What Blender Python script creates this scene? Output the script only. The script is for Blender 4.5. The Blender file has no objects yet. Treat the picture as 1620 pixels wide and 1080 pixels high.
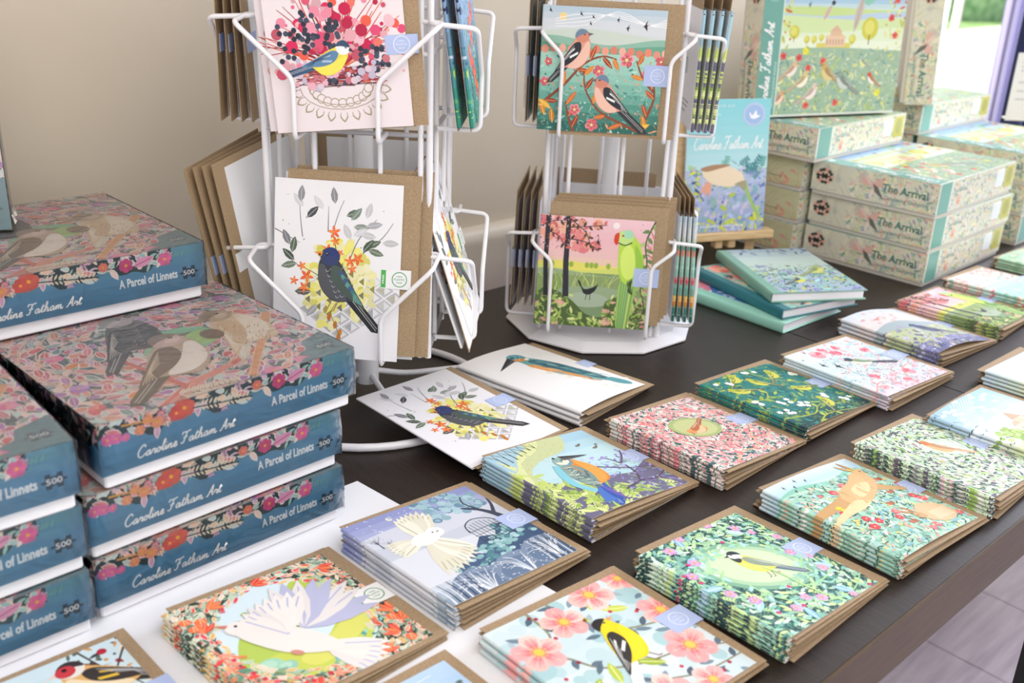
import bpy, math, random
from math import sin, cos, pi, radians, sqrt, atan2
from mathutils import Matrix, Vector

# ------------------------------------------------------------------ camera, world, lights
SC = bpy.context.scene
COL = SC.collection
TZ = 0.75                      # height of the table top above the floor
cam_d = bpy.data.cameras.new('camera')
cam = bpy.data.objects.new('camera', cam_d)
COL.objects.link(cam)
cam_d.sensor_width = 36.0
cam_d.lens = 1623.696 * 36.0 / 1620.0
cam_d.clip_start = 0.02
PITCH, ROLL, CH, YAW = 0.388695642, 0.0416897628, 0.526349641, 0.761937256
def _axes():
    fw = Vector((0, cos(PITCH), -sin(PITCH))); up = Vector((0, sin(PITCH), cos(PITCH))); rt = Vector((1, 0, 0))
    M = Matrix.Rotation(-YAW, 3, 'Z')
    fw, up, rt = M @ fw, M @ up, M @ rt
    return rt * cos(ROLL) + up * sin(ROLL), up * cos(ROLL) - rt * sin(ROLL), fw
_r, _u, _f = _axes()
cam.matrix_world = Matrix(((_r.x, _u.x, -_f.x, 0), (_r.y, _u.y, -_f.y, 0), (_r.z, _u.z, -_f.z, CH + TZ), (0, 0, 0, 1)))
cam_d.dof.use_dof = True
cam_d.dof.focus_distance = 1.06
cam_d.dof.aperture_fstop = 6.3
SC.camera = cam
SC.view_settings.view_transform = 'Standard'
SC.view_settings.look = 'None'
SC.view_settings.gamma = 1.0
SC.view_settings.exposure = 0.44

W = bpy.data.worlds.new('world'); SC.world = W; W.use_nodes = True
W.node_tree.nodes['Background'].inputs[0].default_value = (1.0, 0.985, 0.96, 1)
W.node_tree.nodes['Background'].inputs[1].default_value = 0.78

def area(name, loc, size, energy, color, target, sy=None):
    d = bpy.data.lights.new(name, 'AREA'); d.energy = energy; d.color = color
    d.shape = 'RECTANGLE'; d.size = size; d.size_y = sy or size
    o = bpy.data.objects.new(name, d); COL.objects.link(o); o.location = loc
    o.rotation_euler = (Vector(target) - Vector(loc)).to_track_quat('-Z', 'Y').to_euler()
    return o
area('overhead_fill_light', (0.2, -0.5, 2.35), 1.6, 17, (1.0, 0.97, 0.92), (0.7, 0.6, 0.75))  # unseen soft fill added overhead to brighten the level surfaces
area('window_daylight', (3.7, 0.2, 1.9), 1.3, 60, (0.80, 0.86, 1.0), (1.3, 0.5, 0.75), 1.2)
sun_d = bpy.data.lights.new('sun', 'SUN'); sun_d.energy = 5.0; sun_d.angle = radians(1); sun_d.color = (1, .97, .92)
sun = bpy.data.objects.new('sun', sun_d); COL.objects.link(sun)
sun.rotation_euler = Vector((0.55, -0.5, -0.75)).to_track_quat('-Z', 'Y').to_euler()
sun.location = (0, 6, 6)

# ------------------------------------------------------------------ helpers
def lin(c):
    return c / 12.92 if c <= 0.04045 else ((c + 0.055) / 1.055) ** 2.4
_hx = {}
def hexc(h):
    if h not in _hx:
        _hx[h] = tuple(lin(int(h[i:i + 2], 16) / 255.0) for i in (0, 2, 4))
    return _hx[h]
def C_(c):
    return hexc(c) if isinstance(c, str) else c
def mixc(a, b, t):
    a, b = C_(a), C_(b)
    return tuple(a[i] * (1 - t) + b[i] * t for i in range(3))

def material(name, color, rough=0.5, metal=0.0, coat=0.0, spec=0.5):
    m = bpy.data.materials.new(name); m.use_nodes = True
    b = m.node_tree.nodes['Principled BSDF']
    b.inputs['Base Color'].default_value = (*C_(color), 1)
    b.inputs['Roughness'].default_value = rough
    b.inputs['Metallic'].default_value = metal
    b.inputs['Coat Weight'].default_value = coat
    b.inputs['Specular IOR Level'].default_value = spec
    return m
def noise_material(name, c1, c2, scale, rough=0.6, stretch=(1, 1, 1), bump=0.0, detail=4.0, spec=0.5, lo=0.35, hi=0.65, coord='Object'):
    m = material(name, c1, rough, spec=spec); nt = m.node_tree; N = nt.nodes; L = nt.links
    b = N['Principled BSDF']
    tc = N.new('ShaderNodeTexCoord'); mp = N.new('ShaderNodeMapping'); mp.inputs['Scale'].default_value = stretch
    no = N.new('ShaderNodeTexNoise'); no.inputs['Scale'].default_value = scale; no.inputs['Detail'].default_value = detail
    cr = N.new('ShaderNodeValToRGB')
    cr.color_ramp.elements[0].position = lo; cr.color_ramp.elements[1].position = hi
    cr.color_ramp.elements[0].color = (*C_(c1), 1); cr.color_ramp.elements[1].color = (*C_(c2), 1)
    L.new(tc.outputs[coord], mp.inputs[0]); L.new(mp.outputs[0], no.inputs['Vector'])
    L.new(no.outputs['Fac'], cr.inputs[0]); L.new(cr.outputs[0], b.inputs['Base Color'])
    if bump:
        bp = N.new('ShaderNodeBump'); bp.inputs['Strength'].default_value = bump; bp.inputs['Distance'].default_value = 0.002
        L.new(no.outputs['Fac'], bp.inputs['Height']); L.new(bp.outputs[0], b.inputs['Normal'])
    return m
def print_material(name, rough, coat=0.0, spec=0.4):
    m = material(name, 'ffffff', rough, coat=coat, spec=spec); nt = m.node_tree
    a = nt.nodes.new('ShaderNodeVertexColor'); a.layer_name = 'Col'
    nt.links.new(a.outputs[0], nt.nodes['Principled BSDF'].inputs['Base Color'])
    return m
M_PRINT = print_material('printed_card', 0.5)
M_GLOSS = print_material('printed_box_lid', 0.32, 0.25)
M_SATIN = print_material('printed_box_satin', 0.38, 0.1)
M_KRAFT = noise_material('kraft_paper', '9a8160', 'b0987a', 900, 0.75, bump=0.03, detail=6)
M_WHITECARD = material('white_card', 'f1f1f3', 0.5)
M_WHITEBASE = material('white_box_base', 'ecebf0', 0.45)
M_METAL = material('white_coated_steel', 'efeef2', 0.28, coat=0.3)
M_STEEL = M_METAL
M_WALL = noise_material('cream_painted_wall', 'cdc1ae', 'd5cab8', 3.0, 0.75, bump=0.15, detail=8)
M_TRIM = material('cream_gloss_trim', 'ddd3c2', 0.3, coat=0.2)
M_CEIL = material('white_ceiling', 'f2f0ec', 0.8)
M_TOP = noise_material('dark_wenge_veneer', '18110d', '33261f', 55, 0.4, stretch=(14, 0.55, 1), bump=0.12, detail=5, lo=0.3, hi=0.72)
M_EDGE = noise_material('brown_wood_edge', '3d2a13', '4c371c', 20, 0.5, stretch=(1, 6, 14), detail=3)
M_BLACK = material('black_steel', '121214', 0.4)
M_WOOD = noise_material('pale_pine', 'd8b684', 'e6c99c', 30, 0.5, stretch=(1, 8, 8), detail=3)
M_PAPER = material('white_page_block', 'f0eef4', 0.7)
M_BOARD = material('white_display_board', 'eff0f3', 0.4)
M_CURTAIN = material('blue_violet_curtain', '33395c', 0.85)
M_SHEER = material('lilac_sheer_curtain', 'a8a4cc', 0.8)
M_FRAME = material('cream_window_frame', 'efe9dc', 0.4)

def glass_material():
    m = bpy.data.materials.new('window_glass'); m.use_nodes = True
    nt = m.node_tree; nt.nodes.clear()
    o = nt.nodes.new('ShaderNodeOutputMaterial'); t = nt.nodes.new('ShaderNodeBsdfTransparent'); g = nt.nodes.new('ShaderNodeBsdfGlossy')
    g.inputs['Roughness'].default_value = 0.02
    x = nt.nodes.new('ShaderNodeMixShader'); x.inputs[0].default_value = 0.05
    nt.links.new(t.outputs[0], x.inputs[1]); nt.links.new(g.outputs[0], x.inputs[2]); nt.links.new(x.outputs[0], o.inputs[0])
    return m
M_GLASS = glass_material()
def film_material():
    m = bpy.data.materials.new('clear_shrink_film'); m.use_nodes = True
    nt = m.node_tree; nt.nodes.clear(); N = nt.nodes; L = nt.links
    o = N.new('ShaderNodeOutputMaterial'); t = N.new('ShaderNodeBsdfTransparent'); g = N.new('ShaderNodeBsdfGlossy')
    g.inputs['Roughness'].default_value = 0.12
    fr = N.new('ShaderNodeFresnel'); fr.inputs[0].default_value = 1.42
    tc = N.new('ShaderNodeTexCoord'); mp = N.new('ShaderNodeMapping'); mp.inputs['Scale'].default_value = (1, 1, 1)
    no = N.new('ShaderNodeTexNoise'); no.inputs['Scale'].default_value = 30; no.inputs['Detail'].default_value = 6; no.inputs['Distortion'].default_value = 2.2
    bp = N.new('ShaderNodeBump'); bp.inputs['Strength'].default_value = 0.8; bp.inputs['Distance'].default_value = 0.003
    x = N.new('ShaderNodeMixShader')
    L.new(tc.outputs['Object'], mp.inputs[0]); L.new(mp.outputs[0], no.inputs['Vector']); L.new(no.outputs['Fac'], bp.inputs['Height'])
    L.new(bp.outputs[0], g.inputs['Normal']); L.new(bp.outputs[0], fr.inputs['Normal'])
    L.new(fr.outputs[0], x.inputs[0]); L.new(t.outputs[0], x.inputs[1]); L.new(g.outputs[0], x.inputs[2]); L.new(x.outputs[0], o.inputs[0])
    return m
M_FILM = film_material()

class MB:
    """collects polygons with a colour each and links them as one mesh object"""
    def __init__(s):
        s.v = []; s.f = []; s.c = []; s.sm = []
    def face(s, pts, col=(1, 1, 1), smooth=False):
        n = len(s.v); s.v += [tuple(p) for p in pts]; s.f.append(tuple(range(n, n + len(pts)))); s.c.append(C_(col)); s.sm.append(smooth)
    def grid(s, rows, col=(1, 1, 1), closed=False, smooth=True):
        n = len(s.v); R = len(rows); K = len(rows[0])
        for r in rows: s.v += [tuple(p) for p in r]
        for i in range(R - 1):
            for j in range(K if closed else K - 1):
                j2 = (j + 1) % K
                s.f.append((n + i * K + j, n + i * K + j2, n + (i + 1) * K + j2, n + (i + 1) * K + j))
                s.c.append(C_(col)); s.sm.append(smooth)
    def box(s, x0, y0, z0, x1, y1, z1, col=(1, 1, 1), M=None, bev=0.0):
        if bev:
            b = bev
            rows = []
            for (z, i) in ((z0, b), (z0 + b, 0), (z1 - b, 0), (z1, b)):
                X0, X1, Y0, Y1 = x0 + i, x1 - i, y0 + i, y1 - i
                rows.append([(X0 + b, Y0, z), (X1 - b, Y0, z), (X1, Y0 + b, z), (X1, Y1 - b, z), (X1 - b, Y1, z), (X0 + b, Y1, z), (X0, Y1 - b, z), (X0, Y0 + b, z)])
            if M: rows = [[M @ Vector(p) for p in r] for r in rows]
            s.grid(rows, col, True, False)
            s.face(rows[0][::-1], col); s.face(rows[-1], col)
            return
        P = [(x0, y0, z0), (x1, y0, z0), (x1, y1, z0), (x0, y1, z0), (x0, y0, z1), (x1, y0, z1), (x1, y1, z1), (x0, y1, z1)]
        if M: P = [M @ Vector(p) for p in P]
        for q in ((3, 2, 1, 0), (4, 5, 6, 7), (0, 1, 5, 4), (1, 2, 6, 5), (2, 3, 7, 6), (3, 0, 4, 7)):
            s.face([P[i] for i in q], col)
    def tube(s, pts, r, n=8, col=(1, 1, 1), closed=False, caps=True):
        P = [Vector(p) for p in pts]; K = len(P); rows = []
        prev = None
        for i, p in enumerate(P):
            if closed: t = (P[(i + 1) % K] - P[i - 1])
            else: t = P[min(i + 1, K - 1)] - P[max(i - 1, 0)]
            t.normalize()
            a = prev if prev is not None else (Vector((0, 0, 1)) if abs(t.z) < 0.9 else Vector((1, 0, 0)))
            u = (a - t * a.dot(t)); u.normalize(); w = t.cross(u); prev = u
            rr = r[i] if isinstance(r, (list, tuple)) else r
            rows.append([p + u * rr * cos(2 * pi * k / n) + w * rr * sin(2 * pi * k / n) for k in range(n)])
        if closed: rows.append(rows[0])
        s.grid(rows, col, True)
        if caps and not closed:
            s.face(rows[0][::-1], col); s.face(rows[-1], col)
    def mesh(s, name, mats, midx=None):
        me = bpy.data.meshes.new(name)
        me.from_pydata([tuple(v) for v in s.v], [], s.f)
        a = me.color_attributes.new('Col', 'FLOAT_COLOR', 'CORNER')
        buf = []
        for f, c in zip(s.f, s.c): buf += [c[0], c[1], c[2], 1.0] * len(f)
        a.data.foreach_set('color', buf)
        me.polygons.foreach_set('use_smooth', s.sm)
        for m in (mats if isinstance(mats, (list, tuple)) else [mats]): me.materials.append(m)
        me.update()
        return me
    def build(s, name, mat, parent=None):
        return link(name, s.mesh(name, mat), parent)
def link(name, me, parent=None):
    o = bpy.data.objects.new(name, me); COL.objects.link(o)
    if parent: o.parent = parent
    return o
def empty(name, M=None, label=None, cat=None, group=None):
    o = bpy.data.objects.new(name, None); COL.objects.link(o); o.empty_display_size = 0.02
    if M is not None: o.matrix_world = M
    return tag(o, label, cat, group)
def tag(o, label=None, cat=None, group=None, kind=None):
    if label: o['label'] = label
    if cat: o['category'] = cat
    if group: o['group'] = group
    if kind: o['kind'] = kind
    return o
def bend(pts, r=0.006, k=4):
    """round the corners of a wire path"""
    P = [Vector(p) for p in pts]; out = [P[0]]
    for i in range(1, len(P) - 1):
        a, b, c = P[i - 1], P[i], P[i + 1]
        d1 = (a - b); d2 = (c - b); rr = min(r, d1.length * .45, d2.length * .45)
        A = b + d1.normalized() * rr; B = b + d2.normalized() * rr
        for j in range(k + 1):
            t = j / k; out.append(A * (1 - t) ** 2 + b * 2 * t * (1 - t) + B * t * t)
    out.append(P[-1]); return out
def pose(loc, rz=0.0, ry=0.0, rx=0.0):
    return Matrix.Translation((loc[0], loc[1], loc[2] + TZ)) @ Matrix.Rotation(rz, 4, 'Z') @ Matrix.Rotation(ry, 4, 'Y') @ Matrix.Rotation(rx, 4, 'X')

# ------------------------------------------------------------------ vector artwork
def smooth(pts, closed=True, k=3):
    n = len(pts); out = []
    rng = range(n) if closed else range(n - 1)
    for i in rng:
        if closed: p0, p1, p2, p3 = pts[i - 1], pts[i], pts[(i + 1) % n], pts[(i + 2) % n]
        else: p0, p1, p2, p3 = pts[max(i - 1, 0)], pts[i], pts[i + 1], pts[min(i + 2, n - 1)]
        for j in range(k):
            t = j / k; t2 = t * t; t3 = t2 * t
            out.append(tuple(0.5 * ((2 * p1[a]) + (-p0[a] + p2[a]) * t + (2 * p0[a] - 5 * p1[a] + 4 * p2[a] - p3[a]) * t2 + (-p0[a] + 3 * p1[a] - 3 * p2[a] + p3[a]) * t3) for a in (0, 1)))
    if not closed: out.append(tuple(pts[-1]))
    return out
def clip(poly, ax, lim, sgn):
    out = []; n = len(poly)
    for i in range(n):
        a, b = poly[i - 1], poly[i]
        ia, ib = (a[ax] - lim) * sgn >= 0, (b[ax] - lim) * sgn >= 0
        if ia != ib:
            t = (lim - a[ax]) / (b[ax] - a[ax])
            out.append((a[0] + (b[0] - a[0]) * t, a[1] + (b[1] - a[1]) * t))
        if ib: out.append(b)
    return out
class Art:
    G = 56
    def __init__(s, W=1.0, H=1.0, seed=1):
        s.W, s.H = W, H; s.P = []; s.R = random.Random(seed); s.lv = {}
        s.x0 = s.y0 = 0.0; s.x1 = W; s.y1 = H; s.floor = 0
    def poly(s, pts, col, raw=False):
        xs = [p[0] for p in pts]; ys = [p[1] for p in pts]
        if max(xs) <= s.x0 or min(xs) >= s.x1 or max(ys) <= s.y0 or min(ys) >= s.y1: return
        if min(xs) < s.x0: pts = clip(pts, 0, s.x0, 1)
        if pts and max(xs) > s.x1: pts = clip(pts, 0, s.x1, -1)
        if pts and min(ys) < s.y0: pts = clip(pts, 1, s.y0, 1)
        if pts and max(ys) > s.y1: pts = clip(pts, 1, s.y1, -1)
        if len(pts) < 3: return
        xs = [p[0] for p in pts]; ys = [p[1] for p in pts]
        g = s.G; a0, a1 = int(min(xs) * g), int(max(xs) * g); b0, b1 = int(min(ys) * g), int(max(ys) * g)
        l = s.floor
        for i in range(a0, a1 + 1):
            for j in range(b0, b1 + 1):
                q = s.lv.get((i, j), 0)
                if q > l: l = q
        l += 1
        for i in range(a0, a1 + 1):
            for j in range(b0, b1 + 1): s.lv[(i, j)] = l
        s.P.append((pts, C_(col), l))
    def c(s, col, v=0.08):
        """a slightly varied ink colour"""
        col = C_(s.R.choice(col) if isinstance(col, (list, tuple)) and not isinstance(col[0], float) else col)
        k = 1 + s.R.uniform(-v, v)
        return tuple(min(1, x * k) for x in col)
    def rect(s, x0, y0, x1, y1, col): s.poly([(x0, y0), (x1, y0), (x1, y1), (x0, y1)], col)
    def ell(s, cx, cy, rx, ry=None, rot=0.0, col='000000', n=12):
        ry = rx if ry is None else ry; ca, sa = cos(rot), sin(rot)
        s.poly([(cx + rx * cos(t) * ca - ry * sin(t) * sa, cy + rx * cos(t) * sa + ry * sin(t) * ca) for t in (2 * pi * i / n for i in range(n))], col)
    def leaf(s, x, y, a, l, w, col, vein=None):
        ca, sa = cos(a), sin(a)
        P = [(0, 0), (.25, .42), (.55, .5), (.82, .28), (1, 0), (.82, -.28), (.55, -.5), (.25, -.42)]
        s.poly([(x + u * l * ca - v * w * sa, y + u * l * sa + v * w * ca) for u, v in P], col)
        if vein: s.line([(x, y), (x + l * .85 * ca, y + l * .85 * sa)], w * .1, vein)
    def petal(s, x, y, a, l, w, col):
        ca, sa = cos(a), sin(a)
        P = [(0, .1), (.3, .32), (.65, .5), (.9, .36), (1, .1), (.96, 0), (1, -.1), (.9, -.36), (.65, -.5), (.3, -.32), (0, -.1)]
        s.poly([(x + u * l * ca - v * w * sa, y + u * l * sa + v * w * ca) for u, v in P], col)
    def line(s, pts, w, col, w1=None, seg=True):
        w1 = w if w1 is None else w1; n = len(pts)
        L = []; Rr = []
        for i in range(n):
            a = pts[max(i - 1, 0)]; b = pts[min(i + 1, n - 1)]
            dx, dy = b[0] - a[0], b[1] - a[1]; d = sqrt(dx * dx + dy * dy) or 1
            h = (w + (w1 - w) * i / max(n - 1, 1)) / 2
            L.append((pts[i][0] - dy / d * h, pts[i][1] + dx / d * h)); Rr.append((pts[i][0] + dy / d * h, pts[i][1] - dx / d * h))
        for i in range(n - 1): s.poly([L[i], L[i + 1], Rr[i + 1], Rr[i]], col)
    def curve(s, pts, w, col, w1=None, k=3): s.line(smooth(pts, False, k), w, col, w1)
    def flower(s, x, y, r, col, center='f0c040', n=5, inner=None, a0=None):
        a0 = s.R.uniform(0, 6) if a0 is None else a0
        for i in range(n): s.petal(x, y, a0 + 2 * pi * i / n, r, r * .85, s.c(col))
        if inner:
            base = C_(col[0] if isinstance(col, (list, tuple)) and not isinstance(col[0], float) else col)
            for q, m in ((.8, .22), (.64, .45), (.48, .75)):
                for i in range(n): s.petal(x, y, a0 + 2 * pi * i / n, r * q, r * q * .62, mixc(base, inner, m))
            for i in range(n):
                for d in (-.34, -.17, 0, .17, .34):
                    b = a0 + 2 * pi * i / n + d; s.line([(x + r * .2 * cos(b), y + r * .2 * sin(b)), (x + r * .82 * cos(b), y + r * .82 * sin(b))], r * .014, mixc(base, inner, .6) if d else mixc(base, 'ffffff', .6))
            for i in range(n * 3):
                b = a0 + 2 * pi * i / (n * 3); s.line([(x, y), (x + r * .3 * cos(b), y + r * .3 * sin(b))], r * .025, center); s.ell(x + r * .3 * cos(b), y + r * .3 * sin(b), r * .03, None, 0, 'f6d878', 5)
        s.ell(x, y, r * .2, r * .2, 0, center, 8)
    def bands(s, y0, y1, cols, n=10, x0=None, x1=None):
        x0 = s.x0 if x0 is None else x0; x1 = s.x1 if x1 is None else x1
        for i in range(n):
            t = i / max(n - 1, 1) * (len(cols) - 1); k = min(int(t), len(cols) - 2)
            s.rect(x0, y0 + (y1 - y0) * i / n, x1, y0 + (y1 - y0) * (i + 1) / n, mixc(cols[k], cols[k + 1], t - k))
    def hill(s, y, amp, col, ph=0.0, f=1.0, y0=-1, n=24):
        s.poly([(s.x0 - .01 + (s.x1 - s.x0 + .02) * i / n, y + amp * sin(ph + f * 6.28 * i / n)) for i in range(n + 1)] + [(s.x1 + .01, max(y0, s.y0)), (s.x0 - .01, max(y0, s.y0))], col)
    def foliage(s, nx, cols, size=1.0, keep=None, swirl=None, kinds=('leaf',), x0=None, y0=None, x1=None, y1=None, aspect=0.42, vein=None, edge=None):
        """an all-over ground of leaves laid on a jittered grid"""
        x0 = s.x0 if x0 is None else x0; x1 = s.x1 if x1 is None else x1; y0 = s.y0 if y0 is None else y0; y1 = s.y1 if y1 is None else y1
        d = 1.0 / nx; cells = []
        for i in range(int((x1 - x0) / d) + 2):
            for j in range(int((y1 - y0) / d) + 2): cells.append((x0 + i * d, y0 + j * d))
        s.R.shuffle(cells)
        for (x, y) in cells:
            x += s.R.uniform(-.5, .5) * d; y += s.R.uniform(-.5, .5) * d
            if keep and not keep(x, y): continue
            if swirl: a = atan2(y - swirl[1], x - swirl[0]) + pi / 2 + s.R.choice((-.7, .7, 0, .35)) + s.R.uniform(-.25, .25)
            else: a = s.R.uniform(0, 6.28)
            k = s.R.choice(kinds); l = d * size * s.R.uniform(.8, 1.35); c = s.c(cols)
            if k == 'leaf':
                if edge: s.leaf(x - l * .07 * cos(a), y - l * .07 * sin(a), a, l * 1.4, l * aspect * 1.45, edge)
                s.leaf(x, y, a, l * 1.25, l * aspect, c, vein)
            elif k == 'dot': s.ell(x, y, l * .22, l * .22, 0, c, 7)
            elif k == 'bud':
                if edge: s.petal(x - l * .05 * cos(a), y - l * .05 * sin(a), a, l * .95, l * .66, edge)
                s.petal(x, y, a, l * .8, l * .5, c)
            elif k == 'dash': s.line([(x, y), (x + l * cos(a), y + l * sin(a))], l * .14, c, l * .03)
            elif k == 'sprig':
                s.line([(x, y), (x + l * 1.6 * cos(a), y + l * 1.6 * sin(a))], l * .08, c)
                for q in (.3, .6, .9, 1.2):
                    for sg in (1, -1): s.leaf(x + l * q * cos(a), y + l * q * sin(a), a + sg * .8, l * .5, l * .2, c)
            elif k == 'scroll':
                P = [(x + l * .7 * (1 - t / 9) * cos(a + t * .75), y + l * .7 * (1 - t / 9) * sin(a + t * .75)) for t in range(8)]
                s.line(P, l * .1, c, l * .05)
    def vine(s, pts, w, col, leafc, ls=.05, every=2, berry=None, k=4, flip=False):
        P = smooth(pts, False, k); s.line(P, w, col, w * .5)
        for i in range(1, len(P) - 1, every):
            a = atan2(P[i + 1][1] - P[i - 1][1], P[i + 1][0] - P[i - 1][0]); sg = 1 if (i // every) % 2 else -1
            s.leaf(P[i][0], P[i][1], a + sg * .95, ls * s.R.uniform(.8, 1.2), ls * .45, s.c(leafc))
            if berry and i % (every * 2) == 0:
                q = a - sg * .9; X, Y = P[i][0] + ls * .8 * cos(q), P[i][1] + ls * .8 * sin(q)
                s.line([P[i], (X, Y)], w * .4, col); s.ell(X, Y, ls * .2, ls * .2, 0, s.c(berry), 8)
    def swallow(s, x, y, r, rot, col):
        T = lambda u, v: (x + r * (u * cos(rot) - v * sin(rot)), y + r * (u * sin(rot) + v * cos(rot)))
        s.poly([T(-.2, 0), T(.1, .12), T(.9, .75), T(.45, .1), T(.6, 0), T(1.1, -.1), T(.5, -.1), T(.4, -.3), T(.2, -.9), T(0, -.15)], col)
    def tree(s, x, y, r, trunk, leafc, n=26, dot=.16):
        s.line([(x, y - r * 1.6), (x, y)], r * .16, trunk, r * .08)
        for q in (-.8, -.3, .3, .8): s.line([(x, y - r * .8), (x + r * q, y + r * .3)], r * .07, trunk, r * .02)
        for i in range(n):
            a = s.R.uniform(0, 6.28); q = r * sqrt(s.R.random()); s.ell(x + q * cos(a), y + q * sin(a) * .8 + r * .1, r * dot * s.R.uniform(.7, 1.3), None, 0, s.c(leafc), 7)
    # -------- birds and beasts
    def T(s, x, y, sc, rot, flip):
        ca, sa = cos(rot), sin(rot); f = -1 if flip else 1
        def t(u, v):
            u = (u - .5) * f; v = v - .4
            return (x + sc * (u * ca - v * sa), y + sc * (u * sa + v * ca))
        return t
    def bird(s, x, y, sc, rot=0.0, flip=False, body='c08040', belly='f0e0c0', head=None, cap=None, cheek=None, bib=None, wing='705030', tail=None, beak='404040', beakl=.1, bars=None, lines=None, halo=None, tl=1.0, legs='805040', long_beak=False, fat=1.0, scales=None):
        t = s.T(x, y, sc, rot, flip); tail = tail or wing; head = head or body
        S = lambda P, k=3: smooth([t(*p) for p in P], True, k)
        if halo: s.ell(x, y, sc * .62, sc * .45, rot, halo, 18)
        def tx(p): return (.66 + (p[0] - .66) * tl, .27 + (p[1] - .27) * tl)
        s.poly([t(.58, .36), t(*tx((1.06, .06))), t(*tx((1.12, -.02))), t(*tx((1.0, -.04))), t(.55, .22)], tail)
        for q in (.01, .04): s.line([t(.62, .3 - q), t(*tx((1.05, .03 - q)))], sc * .008, mixc(tail, 'ffffff', .5))
        if legs:
            for u in (.42, .5): s.line([t(u, .16), t(u - .02, .02), t(u - .06, .0)], sc * .016, legs)
        f = fat
        s.poly(S([(.12, .6), (.13, .45), (.19, .3), (.3, .19 - .05 * (f - 1)), (.45, .14 - .1 * (f - 1)), (.6, .19), (.72, .27), (.62, .4), (.5, .52), (.38, .62), (.28, .68)]), body)
        s.poly(S([(.125, .52), (.15, .4), (.22, .27), (.34, .18), (.47, .15), (.6, .2), (.52, .28), (.4, .34), (.28, .44), (.18, .54)]), belly)
        if scales:
            for i in range(5):
                for j in range(6):
                    u = .24 + .05 * i + .045 * j; v = .52 - .055 * j + .03 * i - .03
                    s.curve([t(u - .02, v), t(u, v - .022), t(u + .025, v)], sc * .007, scales, k=2)
        s.poly(S([(.28, .56), (.38, .58), (.52, .48), (.66, .36), (.86, .18), (.7, .22), (.52, .27), (.38, .35), (.3, .44)]), wing)
        if bars:
            s.poly([t(.36, .42), t(.52, .38), t(.53, .34), t(.37, .38)], bars); s.poly([t(.4, .5), t(.56, .42), t(.56, .4), t(.41, .47)], bars)
        lc = lines or mixc(wing, 'ffffff', .45)
        for i in range(5):
            q = i * .028
            s.line([t(.4 + q, .54 - q * 1.3), t(.58 + q * .6, .4 - q * .7), t(.8 - q, .215 + q * .1)], sc * .007, lc)
        s.ell(*t(.22, .66), sc * .125, sc * .115, rot, head, 14)
        if cap: s.poly(S([(.11, .7), (.16, .765), (.24, .785), (.32, .74), (.345, .66), (.27, .68), (.18, .69)]), cap)
        if cheek: s.ell(*t(.2, .63), sc * .06, sc * .042, rot, cheek, 10)
        if bib: s.poly(S([(.1, .62), (.16, .58), (.26, .57), (.24, .5), (.17, .46), (.12, .52)]), bib)
        b = beakl * (2.2 if long_beak else 1)
        s.poly([t(.115, .695), t(.115 - b, .665 - (0.01 if long_beak else .02)), t(.115, .635)], beak)
        s.ell(*t(.175, .68), sc * .018, None, 0, '101014', 8); s.ell(*t(.171, .686), sc * .006, None, 0, 'ffffff', 5)
    def flying(s, x, y, sc, rot=0.0, flip=False, body='f4f0ea', wing='efe9e2', shade='c4c4dc', beak='d08070', face=None, feet='d09080'):
        t = s.T(x, y, sc, rot, flip); S = lambda P, k=3: smooth([t(*p) for p in P], True, k)
        for i in range(9):
            a = radians(42 + i * 11); s.leaf(*t(.5, .5), (a if not flip else pi - a) + rot, sc * (.62 - .02 * abs(i - 3)), sc * .13, s.c([wing, shade], .02), shade)
        for i in range(6):
            a = radians(-30 + i * 9); s.leaf(*t(.66, .36), (a if not flip else pi - a) + rot, sc * .42, sc * .11, s.c([wing, body], .02), shade)
        s.poly(S([(.06, .42), (.14, .48), (.3, .5), (.5, .5), (.7, .44), (.8, .36), (.66, .28), (.46, .24), (.26, .28), (.12, .34)]), body)
        for i in range(8):
            a = radians(95 + i * 10); s.leaf(*t(.42, .42), (a if not flip else pi - a) + rot, sc * (.5 - .02 * i), sc * .12, s.c([wing, body], .02), shade)
        s.ell(*t(.1, .42), sc * .085, sc * .075, rot, body, 12)
        if face: s.ell(*t(.09, .42), sc * .055, sc * .06, rot, face, 12); s.ell(*t(.115, .43), sc * .014, None, 0, '202028', 6); s.ell(*t(.065, .43), sc * .014, None, 0, '202028', 6); s.poly([t(.08, .42), t(.1, .42), t(.09, .385)], beak)
        else: s.poly([t(.03, .44), t(-.06, .41), t(.03, .4)], beak); s.ell(*t(.08, .44), sc * .013, None, 0, '202028', 6)
        if feet: s.ell(*t(.52, .25), sc * .045, sc * .025, rot, feet, 8)
    def mesh_to(s, mb, fmap, strips=1):
        W = s.W
        for pts, col, l in s.P:
            if strips > 1:
                xs = [p[0] for p in pts]; a = max(0, int(min(xs) / W * strips)); b = min(strips - 1, int(max(xs) / W * strips))
                for k in range(a, b + 1):
                    q = pts
                    if k > a: q = clip(q, 0, W * k / strips, 1)
                    if k < b and q: q = clip(q, 0, W * (k + 1) / strips, -1)
                    if len(q) >= 3: mb.face([fmap(p[0], p[1], l) for p in q], col)
            else: mb.face([fmap(p[0], p[1], l) for p in pts], col)

DZ = 5e-6
def flat_map(o, ux, uy, scale=1.0):
    o = Vector(o); ux = Vector(ux); uy = Vector(uy); n = ux.cross(uy).normalized()
    return lambda x, y, l: o + ux * (x * scale) + uy * (y * scale) + n * (1e-5 + l * DZ)

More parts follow.
